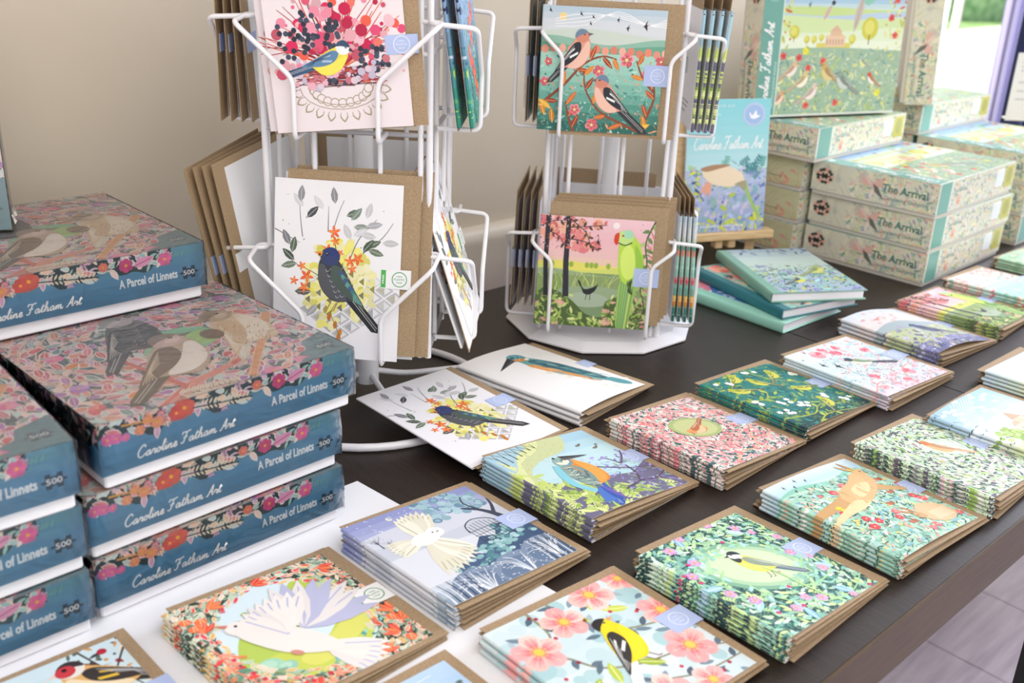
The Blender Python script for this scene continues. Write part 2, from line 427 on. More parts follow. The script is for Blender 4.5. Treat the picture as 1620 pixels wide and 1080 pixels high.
# ------------------------------------------------------------------ lettering
_tc = {}
def text_polys(body, bold=0.0, shear=0.0, spacing=1.0):
    key = (body, bold, shear, spacing)
    if key not in _tc:
        cu = bpy.data.curves.new('lettering', 'FONT'); cu.body = body; cu.size = 1; cu.offset = bold; cu.shear = shear
        cu.space_character = spacing; cu.resolution_u = 3; cu.fill_mode = 'FRONT'
        ob = bpy.data.objects.new('lettering', cu); me = bpy.data.meshes.new_from_object(ob)
        P = [[(me.vertices[i].co.x, me.vertices[i].co.y) for i in p.vertices] for p in me.polygons]
        bpy.data.objects.remove(ob); bpy.data.curves.remove(cu); bpy.data.meshes.remove(me)
        xs = [p[0] for q in P for p in q] or [0, 1]
        _tc[key] = (P, min(xs), max(xs))
    return _tc[key]
def text(A, body, x, y, h, col, width=None, rot=0.0, bold=0.012, shear=0.0, align='l'):
    P, a, b = text_polys(body, bold, shear)
    sy = h / .73; sx = width / (b - a) if width else sy
    off = -(b - a) / 2 if align == 'c' else (-(b - a) if align == 'r' else 0)
    ca, sa = cos(rot), sin(rot); F = A.floor
    l0 = A.floor + 1
    for q in P:
        l0 = max([l0] + [A.lv.get((int((x + (p[0] - a + off) * sx * ca - p[1] * sy * sa) * A.G), int((y + (p[0] - a + off) * sx * sa + p[1] * sy * ca) * A.G)), 0) + 1 for p in q])
    for q in P:
        pts = [(x + (p[0] - a + off) * sx * ca - p[1] * sy * sa, y + (p[0] - a + off) * sx * sa + p[1] * sy * ca) for p in q]
        A.P.append((pts, C_(col), l0))
CUR = {
 'C': (1.75, [[(1.5, 1.9), (1.35, 2.35), (.9, 2.45), (.4, 1.9), (.1, 1.1), (.3, .25), (.8, -.05), (1.3, .15), (1.75, .6)]]),
 'a': (1.3, [[(1.0, .8), (.65, 1.0), (.2, .65), (.2, .1), (.6, .05), (.95, .85), (.9, .2), (1.05, 0), (1.3, .3)]]),
 'r': (1.0, [[(0, .3), (.3, 1.1), (.35, .85), (.75, .9), (.65, .2), (.8, 0), (1.0, .3)]]),
 'o': (1.05, [[(.55, 1.0), (.15, .65), (.2, .08), (.6, .05), (.8, .6), (.55, 1.0), (.8, .8), (1.05, .9)]]),
 'l': (.7, [[(0, .3), (.5, 1.5), (.6, 2.3), (.35, 2.2), (.2, .5), (.35, 0), (.7, .3)]]),
 'i': (.6, [[(0, .3), (.25, 1.0), (.2, .2), (.35, 0), (.6, .3)], [(.3, 1.4), (.38, 1.52)]]),
 'n': (1.25, [[(0, .3), (.22, 1.0), (.2, 0), (.3, .6), (.65, 1.0), (.8, .7), (.75, .15), (.95, 0), (1.25, .3)]]),
 'm': (1.75, [[(0, .3), (.2, 1.0), (.18, 0), (.3, .6), (.6, 1.0), (.7, .7), (.66, 0), (.78, .6), (1.1, 1.0), (1.22, .7), (1.2, .15), (1.4, 0), (1.75, .3)]]),
 'e': (.9, [[(0, .3), (.5, .5), (.65, .85), (.4, 1.05), (.12, .6), (.25, .05), (.6, .02), (.9, .35)]]),
 'F': (1.75, [[(.05, 1.9), (.2, 2.4), (.9, 2.3), (1.9, 2.5)], [(1.1, 2.35), (.85, 1.3), (.6, .2), (.2, 0), (.02, .3)], [(.4, 1.15), (1.3, 1.3)]]),
 't': (.8, [[(0, .3), (.5, 1.8), (.25, .4), (.4, 0), (.8, .3)], [(.1, 1.3), (.8, 1.4)]]),
 'h': (1.2, [[(0, .3), (.5, 1.6), (.5, 2.3), (.3, 2.1), (.15, 0), (.3, .7), (.65, 1.0), (.78, .7), (.72, .15), (.9, 0), (1.2, .3)]]),
 'A': (1.6, [[(-.1, .2), (.1, 0), (.7, 1.3), (1.15, 2.4), (1.15, 1.0), (1.2, .1), (1.5, .2)], [(.4, .8), (1.3, .95)]]),
 ' ': (.9, [])}
def script(A, body, x, y, width, col, rot=0.0, hk=1.0, wk=.2):
    """flowing pen lettering"""
    tot = sum(CUR[c][0] for c in body); k = width / tot; ca, sa = cos(rot), sin(rot); px = 0
    for c in body:
        adv, st = CUR[c]
        for q in st:
            q = smooth(q, False, 3)
            P = [(x + ((px + u + v * .28) * ca * k - v * k * hk * sa), y + ((px + u + v * .28) * sa * k + v * k * hk * ca)) for u, v in q]
            A.line(P, k * wk, col)
        px += adv
def puzzle_piece(A, x, y, r, col, txt=None, tcol='dfe4ea', rot=0.0):
    ca, sa = cos(rot), sin(rot); f = lambda u, v: (x + r * (u * ca - v * sa), y + r * (u * sa + v * ca))
    A.poly([f(*p) for p in ((-.7, -.7), (-.2, -.7), (-.2, -.45), (.2, -.45), (.2, -.7), (.7, -.7), (.7, -.12), (.95, -.12), (1.1, 0), (.95, .12), (.7, .12), (.7, .7), (.25, .7), (.25, .45), (-.25, .45), (-.25, .7), (-.7, .7), (-.7, .12), (-.95, .12), (-1.1, 0), (-.95, -.12), (-.7, -.12))], col)
    if txt: text(A, txt, *f(0, -.27), r * .56, tcol, width=r * 1.3, rot=rot, align='c', bold=.02)

# ------------------------------------------------------------------ the printed designs
ARTS = {}
def inell(cx, cy, rx, ry, k=1.0):
    return lambda x, y: ((x - cx) / rx) ** 2 + ((y - cy) / ry) ** 2 > k
def art_owl():
    A = Art(1, 1, 11); R = A.R
    A.bands(0, 1, ['8fa3b5', 'cfd8e2', 'e3e6ec', 'd9dce8', 'aeb4d6', '8f97c6'], 14)
    for i in range(90): A.ell(R.uniform(0, .8), R.uniform(.72, 1), R.uniform(.002, .006), None, 0, 'f4f4ff', 5)
    A.ell(.3, .93, .022, None, 0, 'f5efc8', 8); A.ell(.308, .936, .018, None, 0, 'b7bbda', 8)
    A.hill(.78, .05, 'cfd3de', .5, .6, .4); A.hill(.66, .05, 'c4cad6', 2.5, .7, .3); A.hill(.5, .04, 'd8dce4', 1.0, .6, .2)
    for (x, y, r) in ((.06, .78, .07), (.12, .72, .05)): A.tree(x, y, r, '3a3f52', ['9aa6b8'], 8, .05)
    A.poly([(.52, .38), (.62, .46), (.72, .42), (.8, .52), (1, .5), (1, .2), (.5, .2)], '3c5578')
    A.poly([(.25, .2), (.3, .32), (.42, .38), (.5, .3), (.6, .34), (.62, .1), (.25, .1)], '44597f')
    for i in range(60):
        x, y = .72 + R.uniform(-.2, .22), .86 + R.uniform(-.13, .13); A.ell(x, y, .035, .03, 0, A.c(['7fa3b4', '96b8c4', '6b8da6', 'a7c6cf']), 9)
        if i % 2: A.ell(x, y, .02, .018, 0, A.c(['8fb3c0', 'aeccd4']), 7)
    A.curve([(.93, .5), (.9, .62), (.84, .72), (.76, .78)], .06, '3b4257', .015); A.curve([(.9, .62), (.97, .72), (1.0, .8)], .03, '3b4257', .012); A.curve([(.86, .7), (.82, .82), (.86, .9)], .02, '3b4257', .008)
    for i in range(120):
        q = R.choice(((.86, .42, .12, .09), (.6, .27, .12, .1), (.4, .22, .16, .11), (.72, .36, .07, .07)))
        A.ell(q[0] + R.uniform(-1, 1) * q[2], q[1] + R.uniform(-1, 1) * q[3], .024, .018, 0, A.c(['7fb0b0', '5d929a', 'a9cdd0', '8db9bd', '4d7f8c']), 7)
    for i in range(9):
        a = -.5 + i * .125; A.line([(.7 + .03 * i - .09, .38), (.7 + .028 * i - .09, .56 + .05 * cos(a * 3))], .005, '27303f')
    for y in (.4, .47, .52): A.line([(.6, y), (.86, y + .01)], .005, '27303f')
    A.curve([(.6, .52), (.63, .6), (.72, .64), (.82, .6), (.86, .53)], .008, '27303f')
    for cx, cy, r in ((.3, .06, .22), (.62, .06, .22), (.88, .12, .2)):
        A.ell(cx, cy, r, r * .75, 0, '7d8fa8', 16); A.ell(cx, cy - .02, r * .85, r * .6, 0, '647a97', 16)
        for i in range(16):
            a = R.uniform(.2, 2.9); l = r * R.uniform(.5, .95); A.curve([(cx, cy - r * .5), (cx + l * .5 * cos(a), cy + l * .4 * sin(a)), (cx + l * cos(a + .2), cy + l * .75 * sin(a + .2))], .008, A.c(['e9eef4', 'c4d0de']), .003)
        for i in range(50): A.ell(cx + R.uniform(-r, r), cy + R.uniform(-.1, r * .7), .005, None, 0, 'eef2f6', 5)
    for i in range(9): A.curve([(.02 + i * .03, 0), (.03 + i * .03, .1), (.01 + i * .035, .2)], .012, '2f3850' if i % 2 else 'e8edf2', .004)
    for i in range(8): A.curve([(.8 + i * .026, .0), (.81 + i * .026, .14), (.8 + i * .03, .26)], .01, '2f3a4d' if i % 2 else 'dfe6ee', .004)
    for i in range(8): a = radians(46 + i * 7); A.leaf(.33, .62, a, .34 - .012 * abs(i - 2), .085, A.c(['e9e7d6', 'dddac6'], .02), 'b4b29c')
    for i in range(9): a = radians(-112 + i * 7.5); A.leaf(.34, .62, a, .42 - .014 * i, .085, A.c(['ebe9da', 'dfdcc8'], .02), 'b4b29c')
    for i in range(6): a = radians(164 + i * 8); A.leaf(.3, .62, a, .24, .07, A.c(['e9e7d6', 'e0ddca'], .02), 'b4b29c')
    A.ell(.33, .62, .11, .065, .15, 'f4f3ea', 14); A.ell(.43, .65, .06, .055, 0, 'f7f6f1', 12); A.ell(.43, .65, .045, .045, 0, 'ffffff', 12)
    A.ell(.415, .655, .008, None, 0, '20242c', 6); A.ell(.45, .65, .008, None, 0, '20242c', 6); A.poly([(.428, .645), (.44, .645), (.435, .625)], 'c9a060')
    return A, ['4f6b85', '2f3a4d', 'dfe4ea', '8aa3b0', '3c5578', 'c6ccd6', '2c3440'], 'barn owl'
def art_goldfinch():
    A = Art(1, 1, 12); R = A.R
    A.bands(0, 1, ['cfdfe4', 'dbe7ea', 'c5dbe0', 'd6e4e6'], 8)
    for i in range(40): A.ell(R.random(), R.random(), R.uniform(.03, .09), None, 0, mixc('d6e4e8', '6fb4b8', R.uniform(.05, .55)), 10)
    for P in ([(0, .75), (.2, .62), (.3, .45), (.5, .35), (.75, .3), (1, .2)], [(.45, 1), (.5, .8), (.62, .62), (.8, .55), (1, .5)], [(.1, 0), (.2, .2), (.42, .22), (.7, .12), (1, .1)], [(.3, 1), (.28, .8), (.18, .7)]):
        A.vine(P, .02, '8f8f76', ['5f7484', '72889a', '4f6476'], .085, 2, ['b01c3c', 'c9304c'])
    for i in range(40): A.leaf(R.random(), R.random(), R.uniform(0, 6.28), R.uniform(.07, .12), .035, A.c(['6d8493', '7d95a2', 'a9bcc6', '5a7080']))
    for (x, y, a) in ((.55, .75, 2.2), (.62, .82, .8), (.93, .86, 1.7), (.2, .18, .3), (.3, .3, 1.2), (.62, .28, 2.5), (.82, .72, 2.7), (.28, .86, .3), (.1, .3, .6)):
        A.leaf(x, y, a, .17, .06, A.c(['b8c84a', 'cfd95c', 'a2b83e']), 'e9efa6')
    for i in range(26): A.ell(R.random(), R.random(), .013, None, 0, A.c(['a81838', 'c42c4c', '8c1430']), 8)
    for (x, y, r) in ((.72, .93, .13), (.42, .83, .12), (.13, .72, .13), (.95, .6, .12), (.83, .3, .13), (.45, .12, .12), (.98, .95, .1), (.1, .05, .12), (.7, .05, .1)):
        A.flower(x, y, r * 1.15, ['f8c4bc', 'f9d0c6', 'f4b0b0'], 'f4c858', 5, 'e8546c')
    A.bird(.5, .5, .52, .42, True, body='f2d410', belly='f6dc20', head='f4d814', cap='1c1a1c', wing='2a2726', tail='efece6', beak='e8a070', bars='f4f1ea', tl=1.0, fat=1.2)
    return A, ['6b8794', 'b02844', 'dc5a6c', 'a9c4cc', '55707c', 'b0bf48', '7a2a3c'], 'yellow finch'
def art_tit(seed=13):
    A = Art(1, 1, seed); R = A.R
    A.rect(0, 0, 1, 1, '1d4a4e')
    A.foliage(20, ['2a6a64', '2f6c6c', '4f9a88', '1a2f3a'], 1.1); A.foliage(36, ['8fd0b0', 'b4e0b4', '7fc4b0'], .9, kinds=('dash', 'scroll'))
    k = inell(.5, .52, .3, .22)
    for r in (.42, .36, .3): A.ell(.5, .54, r * .95, r * .62, -.5, mixc('5fa08a', 'd6f0c0', (.45 - r) * 6), 24)
    sw = (.5, .52)
    A.foliage(24, ['b9e2b4', 'a3d6c0', 'd2eea6', '8fcabc', 'd7eedc'], 1.15, k, sw, ('leaf', 'leaf', 'sprig', 'bud'))
    for i in range(7):
        a = i * .9; P = [(.5 + (.24 + .07 * t) * cos(a + t * .33), .52 + (.2 + .07 * t) * sin(a + t * .33)) for t in range(7)]
        A.vine(P, .014, 'a8dc9c', ['c4ecb0', '9fd6c8', 'b8e0ee'], .06, 2)
    for (x, y, a) in ((.15, .75, .4), (.3, .9, 1.2), (.8, .8, 2.4), (.85, .35, 5.4), (.2, .3, 3.6), (.12, .5, 2.9), (.7, .14, 5.2), (.35, .12, 4.4)): A.leaf(x, y, a, .13, .055, A.c(['a9d4ea', '8fc4e0', 'c0e4ee']), 'e6f4f8')
    for i in range(17):
        a = i * 2.4; r = .3 + .24 * R.random(); A.flower(.5 + r * cos(a) * 1.05, .5 + r * sin(a), R.uniform(.03, .045), ['d79ad0', 'e6b4dc', 'c884c4'], 'f2b060', 5, 'f4d8ee')
    for i in range(10): A.ell(R.random(), R.random(), .016, None, 0, 'd0407c', 8)
    A.bird(.57, .54, .4, -.3, False, body='e9e048', belly='f4ee70', head='f2f2ea', cap='22303c', cheek='ffffff', bib='26323a', wing='8fa08c', tail='5d7484', beak='34383c')
    A.curve([(.62, .02), (.57, .2), (.56, .4), (.52, .5)], .022, 'b6e29a', .01)
    return A, ['163c44', 'a9d8b0', '1d4a4e', '6fae8e', '1a2f3a', '8fcabc', '2a6a64'], 'great tit'
def art_hare():
    A = Art(1, 1, 14); R = A.R
    A.rect(0, 0, 1, 1, '9fcfb8'); A.bands(.78, 1, ['cfe4e8', 'bcdcec', 'd4e8f2'], 5)
    A.hill(.86, .03, '8ccab4', 0, 1.4, .6); A.hill(.82, .03, 'b5dcc8', 1, 1.2, .6); A.hill(.8, .02, 'a6d4bc', 2, 1, .0)
    low = lambda x, y: y < .82
    A.foliage(32, ['c2e6d2', 'a5d6c4', 'd6ecc4', '8fc8b8', 'bfe0e4', '7fb8a4'], 1.1, low, None, ('leaf', 'sprig', 'leaf'))
    A.foliage(22, ['1f3f3c', '2c5a50', '24484a'], .9, low, None, ('dash', 'leaf'), aspect=.2)
    A.foliage(16, ['f0a488', 'e8d078', '86b8d8', 'f4c4b4', 'ffffff'], .7, low, None, ('bud', 'dot', 'leaf'))
    for (x, y) in ((.12, .93), (.2, .9), (.27, .95), (.35, .92), (.16, .86)): A.swallow(x, y, .03, R.uniform(-.5, .5), '3a4458')
    for i in range(22):
        x, y = R.random(), R.uniform(.02, .74); A.flower(x, y, R.uniform(.02, .038), R.choice((['e4485a', 'ee6c74'], ['f07c80', 'e85868'], ['d83848'])), 'f8d890', 5)
    for (x, y) in ((.5, .18), (.78, .5), (.9, .66), (.6, .4)): A.leaf(x, y, .6, .05, .04, 'a85a38'); A.leaf(x, y, 2.4, .05, .04, 'b8683f')
    for (x, y) in ((.22, .55), (.85, .85)): A.flower(x, y, .04, ['f0e040'], 'd8b020', 4)
    f = 'd9b27c'; f2 = 'eed3a2'; S = lambda P: smooth(P, True, 4)
    A.poly(S([(.76, .68), (.84, .6), (.95, .52), (.94, .48), (.82, .53), (.7, .6)]), 'c99f68'); A.poly(S([(.44, .68), (.3, .64), (.14, .62), (.0, .6), (-.02, .54), (.14, .54), (.36, .54)]), 'c99f68')
    A.poly(S([(.8, .82), (.88, .76), (.84, .66), (.68, .56), (.5, .5), (.36, .52), (.34, .62), (.44, .7), (.62, .75), (.72, .8)]), f)
    A.poly(S([(.5, .5), (.36, .46), (.18, .46), (.06, .44), (.05, .48), (.2, .52), (.4, .56)]), f2); A.poly(S([(.5, .56), (.66, .6), (.76, .68), (.66, .7), (.52, .66)]), f2)
    A.ell(.86, .8, .065, .045, .5, f, 12); A.leaf(.86, .83, 1.75, .15, .036, 'b98a58'); A.leaf(.83, .83, 2.15, .14, .034, 'c79a66'); A.ell(.885, .81, .008, None, 0, '201410', 6)
    for i in range(7): A.curve([(.42 + .05 * i, .54 + .02 * i), (.47 + .05 * i, .6 + .02 * i), (.5 + .05 * i, .66 + .02 * i)], .005, 'ead0a0')
    for i in range(3): A.line([(.04, .47 - i * .012), (-.02, .455 - i * .02)], .012, f2)
    A.poly(S([(.62, .2), (.7, .3), (.8, .32), (.92, .26), (.95, .14), (.84, .08), (.7, .1)]), 'd8b88c'); A.ell(.63, .22, .05, .04, -.6, 'c89f6c', 12)
    A.leaf(.64, .25, 2.0, .12, .035, 'b07f4f'); A.leaf(.61, .26, 2.5, .11, .032, 'c08f5c'); A.ell(.61, .225, .007, None, 0, '201410', 6)
    for i in range(10): A.line([(.72 + i * .02, .12), (.74 + i * .02, .22)], .006, 'f4e6c8')
    return A, ['7fb8a4', '24484a', 'a5d6c4', 'c2e6d2', 'c84858', '2c5a50', '8a6a48', 'b8d8b0'], 'leaping hare'
def art_kingfisher():
    A = Art(1, 1, 15); R = A.R
    A.bands(0, 1, ['b7cfd8', 'b4d8e0', 'c2e0e4', 'a8cfe0'], 8)
    A.poly(smooth([(0, .3), (.1, .62), (.3, .74), (.6, .8), (.72, 1.05), (0, 1.05)], True, 3), 'c9d2a0'); A.poly(smooth([(0, .5), (.15, .78), (.4, .88), (.5, 1.05), (0, 1.05)], True, 3), 'dbe3a8')
    A.poly(smooth([(.02, .7), (.2, .88), (.35, .95), (.3, 1.05), (0, 1.05)], True, 3), 'a9cfe0')
    for i in range(7): A.line([(.06 + i * .06, .8 + i * .02), (.06 + i * .06, .98)], .012, '4a4038', .005); A.curve([(.06 + i * .06, .9), (.03 + i * .06, .96), (.0 + i * .06, 1)], .006, '4a4038')
    A.foliage(30, ['bfae62', 'a7b56a', 'd8dea0'], .5, lambda x, y: y > .6 + x * .3 and x < .6, None, ('dot',))
    A.poly([(0, 0), (1, 0), (1, .4), (.75, .3), (.45, .36), (.25, .3), (0, .62)], '6d6a86')
    A.foliage(17, ['c3d478', 'a8c45c', 'd7e396', '8fae50'], 1.3, lambda x, y: y < .62 - x * .75 or y < .1, None, ('leaf', 'leaf', 'sprig'), vein='eef4c0')
    A.foliage(19, ['8f86c4', '7a72b4', 'a9a2d8', 'b8c890', '5f6a94', '93b0a0'], .95, lambda x, y: x > .45 and y < .5, None, ('leaf', 'dot', 'scroll', 'dash'))
    for P in ([(.55, .5), (.68, .42), (.8, .36), (1, .3)], [(.5, .14), (.7, .18), (.85, .16), (1, .22)], [(.7, .18), (.78, .3), (.8, .44), (.74, .58)], [(.8, .44), (.9, .52), (.97, .6)]): A.vine(P, .018, '5a4a5c', ['8a80c8', 'a49cd8'], .045, 2, ['9088cc'])
    A.foliage(16, ['a89ce0', '9488d4', 'bdb4ea'], .7, lambda x, y: .55 < x and .42 < y < .62, None, ('dot', 'bud'))
    for (x, y) in ((.74, .8), (.84, .72), (.9, .76)): A.ell(x, y, .03, .014, .2, '7c7468', 8); A.ell(x + .03, y + .015, .012, .01, 0, '50483e', 6)
    A.vine([(0, .7), (.1, .55), (.05, .35), (.18, .2), (.1, .05)], .02, 'c9d884', ['dfeaa0', 'c4d870'], .08, 2)
    A.bird(.4, .42, .6, .72, True, body='e88a30', belly='f2a24c', head='6f9aa8', cap='8fb0a8', cheek='f0e6d0', wing='7c9894', tail='3a5fae', beak='6f9aa8', beakl=.0, bars='5a6c74', lines='3c464c', legs=None, fat=1.2)
    A.curve([(.34, .62), (.27, .5), (.24, .36), (.3, .22)], .075, '86cad8', .05); A.curve([(.37, .6), (.33, .45), (.36, .3)], .06, '8aa39c', .08)
    for i in range(26): A.curve([(.33 + R.uniform(-.03, .07), .3 + i * .011), (.35 + R.uniform(-.03, .07), .28 + i * .011)], .008, A.c(['4c5a60', 'a8bcb4', 'c4d0c4']))
    for i in range(7): A.leaf(.34 + i * .006, .26, 4.2 + i * .1, .24, .035, A.c(['2f56a8', '4a74c4', '6a5ab0']))
    A.poly([(.45, .73), (.68, .655), (.45, .67)], '2f3034'); A.poly([(.45, .7), (.67, .65), (.45, .66)], '54565c'); A.ell(.4, .72, .012, None, 0, '101014', 8); A.leaf(.36, .66, -.7, .09, .04, 'f0e6d0')
    return A, ['5a5a48', '8fae50', '3c3a4a', 'b0c468', '6d6a86', '2e3028', 'a4b870'], 'kingfisher'
def art_wren():
    A = Art(1, 1, 16); R = A.R
    A.rect(0, 0, 1, 1, '3f6064'); sw = (.47, .56)
    A.foliage(36, ['ecc4bc', 'dce6dc', 'e4a8a8', 'b4d0c4', 'f4e0d8', '6f9c94', 'f0ccc4', 'c8dcd4'], 1.15, None, sw, ('leaf', 'leaf', 'dash', 'bud'))
    A.foliage(22, ['ee9ca0', 'e4848c', 'f4bcb4', 'f6d8d0'], .95, None, sw, ('leaf', 'bud', 'leaf'), edge='fbeee8')
    for r in (.46, .38, .31):
        P = [(sw[0] + r * 1.05 * cos(t * .42), sw[1] + r * .8 * sin(t * .42)) for t in range(15)]; A.vine(P, .012, 'e2a89a', ['eba8a8', '9cccbc', 'f2cec6', 'e08890', 'dce8dc'], .045, 1, ['e07080'])
    A.vine([(.2, 0), (.4, .12), (.6, .1), (.75, .25), (.95, .4)], .022, 'e4b490', ['e88890', '78b0a4'], .06, 2)
    A.vine([(.65, 0), (.7, .2), (.9, .2), (1, .3)], .016, 'e4b490', ['e88890', 'f0b8b0'], .06, 2)
    A.foliage(13, ['e8848c', 'f4b8b4', 'f0a0a4', 'dce6dc'], .7, inell(.47, .58, .24, .19), None, ('bud', 'leaf'))
    A.ell(.47, .57, .23, .17, -.2, 'a8b878', 20); A.ell(.47, .57, .19, .14, -.2, 'c2c88c', 18)
    A.bird(.47, .57, .3, 1.1, False, body='d8854c', belly='f2c49a', head='e09a60', wing='b86a3c', tail='a85c34', beak='6a4030', legs=None, fat=1.4)
    for (x, y) in ((.16, .8), (.3, .86), (.72, .82)): A.flower(x, y, .04, ['e8747c', 'f0989c'], 'f4d080', 6)
    return A, ['2b3a40', 'd8958c', '1e2a30', 'e0b0a0', '3a2a30', 'b84a50', '6d8c84', 'c8803c'], 'sleeping wren'
def art_greenfinch():
    A = Art(1, 1, 17); R = A.R
    A.rect(0, 0, 1, 1, '1f7a78'); A.bands(.0, .3, ['123c40', '1a5458', '1f7a78'], 5)
    A.foliage(24, ['2f9088', '8fae44', '176466', 'a9bc50', '3f8a5c', '1a4e50'], 1.2, None, (.4, .5), ('leaf', 'scroll', 'dash', 'leaf'))
    for P in ([(0, .2), (.3, .12), (.5, .2), (.8, .1)], [(.6, 1), (.62, .8), (.8, .6), (1, .5)], [(0, .6), (.2, .5), (.35, .6)], [(.2, 0), (.4, .06), (.75, .0)]): A.vine(P, .016, 'a8b84c', ['b9c85c', '90a83c', '5f9a6c'], .08, 2)
    for (x, y, r, f) in ((.2, .72, .2, False), (.5, .74, -.3, False), (.72, .8, .1, True), (.76, .5, .4, False), (.6, .2, .3, True), (.3, .9, 0, True)):
        A.bird(x, y, .27, r, f, body='aeb83c', belly='d0cf58', head='b4be44', wing='8a9434', tail='5d6a34', beak='e0b090', bars='e8dc50', legs=None)
    for (x, y, n) in ((.12, .5, 4), (.3, .4, 4), (.4, .27, 5), (.78, .3, 4), (.16, .88, 3), (.88, .16, 4), (.6, .93, 3), (.92, .72, 3), (.12, .25, 4)):
        for i in range(n): A.flower(x + R.uniform(-.06, .06), y + R.uniform(-.045, .045), .026, ['ffffff', 'f4f6ea'], 'e8d870', 5)
    return A, ['0f2e30', '1f5a50', '8fae44', '123c40', '2c6a3c', '0c2224', '4a7a3c'], 'greenfinch flock'
def art_swallow():
    A = Art(1, 1, 18); R = A.R
    A.bands(0, 1, ['e0d4e4', 'd4e4ea', 'cfe6ee', 'e2eef4'], 8)
    A.foliage(24, ['f2c0c4', 'b9d8dc', 'e8a4ac', 'cfe4dc', 'a8c8d4', 'f4dcdc'], 1.1, lambda x, y: x > .25 or y < .5, None, ('leaf', 'sprig', 'dash', 'bud'))
    A.foliage(20, ['5a6a84', '4a4a60', 'd06078'], .6, lambda x, y: y < .75 and x > .15, None, ('dash', 'dot'))
    A.vine([(.5, 0), (.62, .2), (.8, .3), (1, .28)], .02, 'e8a49c', ['e88c94', '9cc8c0'], .06, 2); A.vine([(.0, .1), (.2, .2), (.4, .16), (.6, .3)], .014, 'e8a49c', ['ec98a0', '9cc8c0'], .06, 2)
    for (x, y, r) in ((.3, .86, .08), (.5, .8, .06), (.62, .88, .05), (.3, .3, .05), (.7, .2, .06), (.9, .45, .05), (.5, .1, .045), (.16, .12, .04), (.82, .7, .05), (.44, .9, .05)): A.flower(x, y, r, ['ee6c80', 'f498a4', 'f2b4ba'], 'e44c64', 7)
    for (x, y, r) in ((.1, .68, .07), (.2, .6, .08), (.22, .95, .03), (.05, .85, .03)): A.swallow(x, y, r, R.uniform(-.6, .4), '1f2430')
    A.bird(.55, .56, .34, .05, False, body='a7b27c', belly='f1ebdc', head='38455e', wing='7d9478', tail='26304a', beak='303038', tl=1.5)
    return A, ['3c4258', 'e0b0bc', '2b2f40', 'b8c4d4', '6a5060', 'f0d8dc', '4a4a60'], 'swallow'
def art_dove():
    A = Art(1, 1, 19); R = A.R
    A.rect(0, 0, 1, 1, '3c4a3c')
    K = inell(.5, .52, .36, .37)
    A.ell(.5, .52, .43, .43, 0, 'cfe4ea', 28)
    A.poly([(.5 + .42 * cos(t * .26), .52 + .42 * sin(t * .26)) for t in range(24)], 'd6e8ee')
    inside = lambda x, y, k=.4: (x - .5) ** 2 + (y - .52) ** 2 < k * k
    def hill(P, c): A.poly(smooth(P, True, 4), c)
    hill([(.1, .42), (.22, .6), (.36, .58), (.5, .44), (.3, .3), (.12, .3)], 'b4cc5c'); hill([(.5, .6), (.68, .86), (.85, .8), (.92, .6), (.8, .46), (.6, .46)], 'b9cf58')
    hill([(.4, .5), (.56, .68), (.66, .66), (.7, .5)], 'a2bf50'); hill([(.1, .3), (.3, .36), (.5, .3), (.7, .42), (.9, .5), (.86, .3), (.6, .1), (.3, .12)], 'c6d25a')
    hill([(.35, .26), (.6, .34), (.92, .52), (.9, .36), (.6, .2), (.4, .16)], 'd8da6c')
    for i in range(26): x = R.choice((.25, .3, .55, .62, .72, .8)) + R.uniform(-.03, .03); y = R.uniform(.55, .8); inside(x, y, .36) and A.ell(x, y, .02, .015, 0, A.c(['8fae4c', '9dbb58', 'a9c86c']), 8)
    for (x, y, r) in ((.86, .62, .06), (.9, .54, .05), (.82, .56, .045), (.2, .3, .07), (.27, .25, .05)): A.ell(x, y, r, r * .8, 0, A.c(['9ccfb4', '86c0a4']), 12); A.ell(x - .01, y + .01, r * .7, r * .5, 0, 'b4dcc4', 10)
    for i in range(190):
        x, y = R.uniform(.22, .98), R.uniform(.0, .4)
        if y < .02 + .5 * abs(x - .25) and (x - .5) ** 2 + (y - .5) ** 2 < .2: A.leaf(x, y, R.uniform(.6, 1.2), .035, .016, A.c(['6fc0c0', '4f9ca0', '8fd4d0', '3c6c70']))
    A.foliage(26, ['e0dcc0', 'a8c8b0', 'f4d8c0', 'c8dcc0', '8cb098'], 1.2, lambda x, y: not inside(x, y, .4), (.5, .5), ('leaf', 'sprig'))
    A.foliage(24, ['e4604c', 'f08c60', 'f4b090', '5a8a74', 'e8c070', 'dc505c', 'c8dcc0', 'f4d8c0'], 1.0, lambda x, y: not inside(x, y, .4) and not (x > .45 and .12 < y < .3 and x < .8), (.5, .5), ('leaf', 'leaf', 'bud', 'sprig'), edge='fbeadc')
    A.foliage(22, ['22322c', '2c4a44'], .6, lambda x, y: not inside(x, y, .42), None, ('dash', 'leaf'), aspect=.22)
    for (x, y, a) in ((.08, .72, 1.0), (.2, .9, .2), (.5, .96, 0), (.9, .9, 5.5), (.95, .2, 1.0), (.88, .12, 2.2), (.98, .3, 2), (.7, .04, .4)):
        for q in (-.5, 0, .5): A.leaf(x, y, a + q, .1, .035, A.c(['f0583c', 'e8432f', 'f57c48']), 'f8b890')
    for (x, y) in ((.05, .86), (.12, .82), (.06, .78), (.9, .06), (.93, .26), (.1, .1), (.3, .04)): A.ell(x, y, .032, .03, 0, 'ee7a4a', 10); A.line([(x - .01, y - .02), (x + .005, y + .028)], .005, 'f8c8a0'); A.line([(x + .012, y - .02), (x + .012, y + .024)], .005, 'f8c8a0')
    A.vine([(.05, .55), (.04, .4), (.07, .25), (.12, .12), (.25, .04), (.45, .03)], .012, 'e88870', ['e45048', 'f4a088', '6a9880'], .07, 1, ['d8304c'])
    A.flying(.44, .4, .82, -.84, False, 'ece6e0', 'e4dfdc', 'b9bcd8')
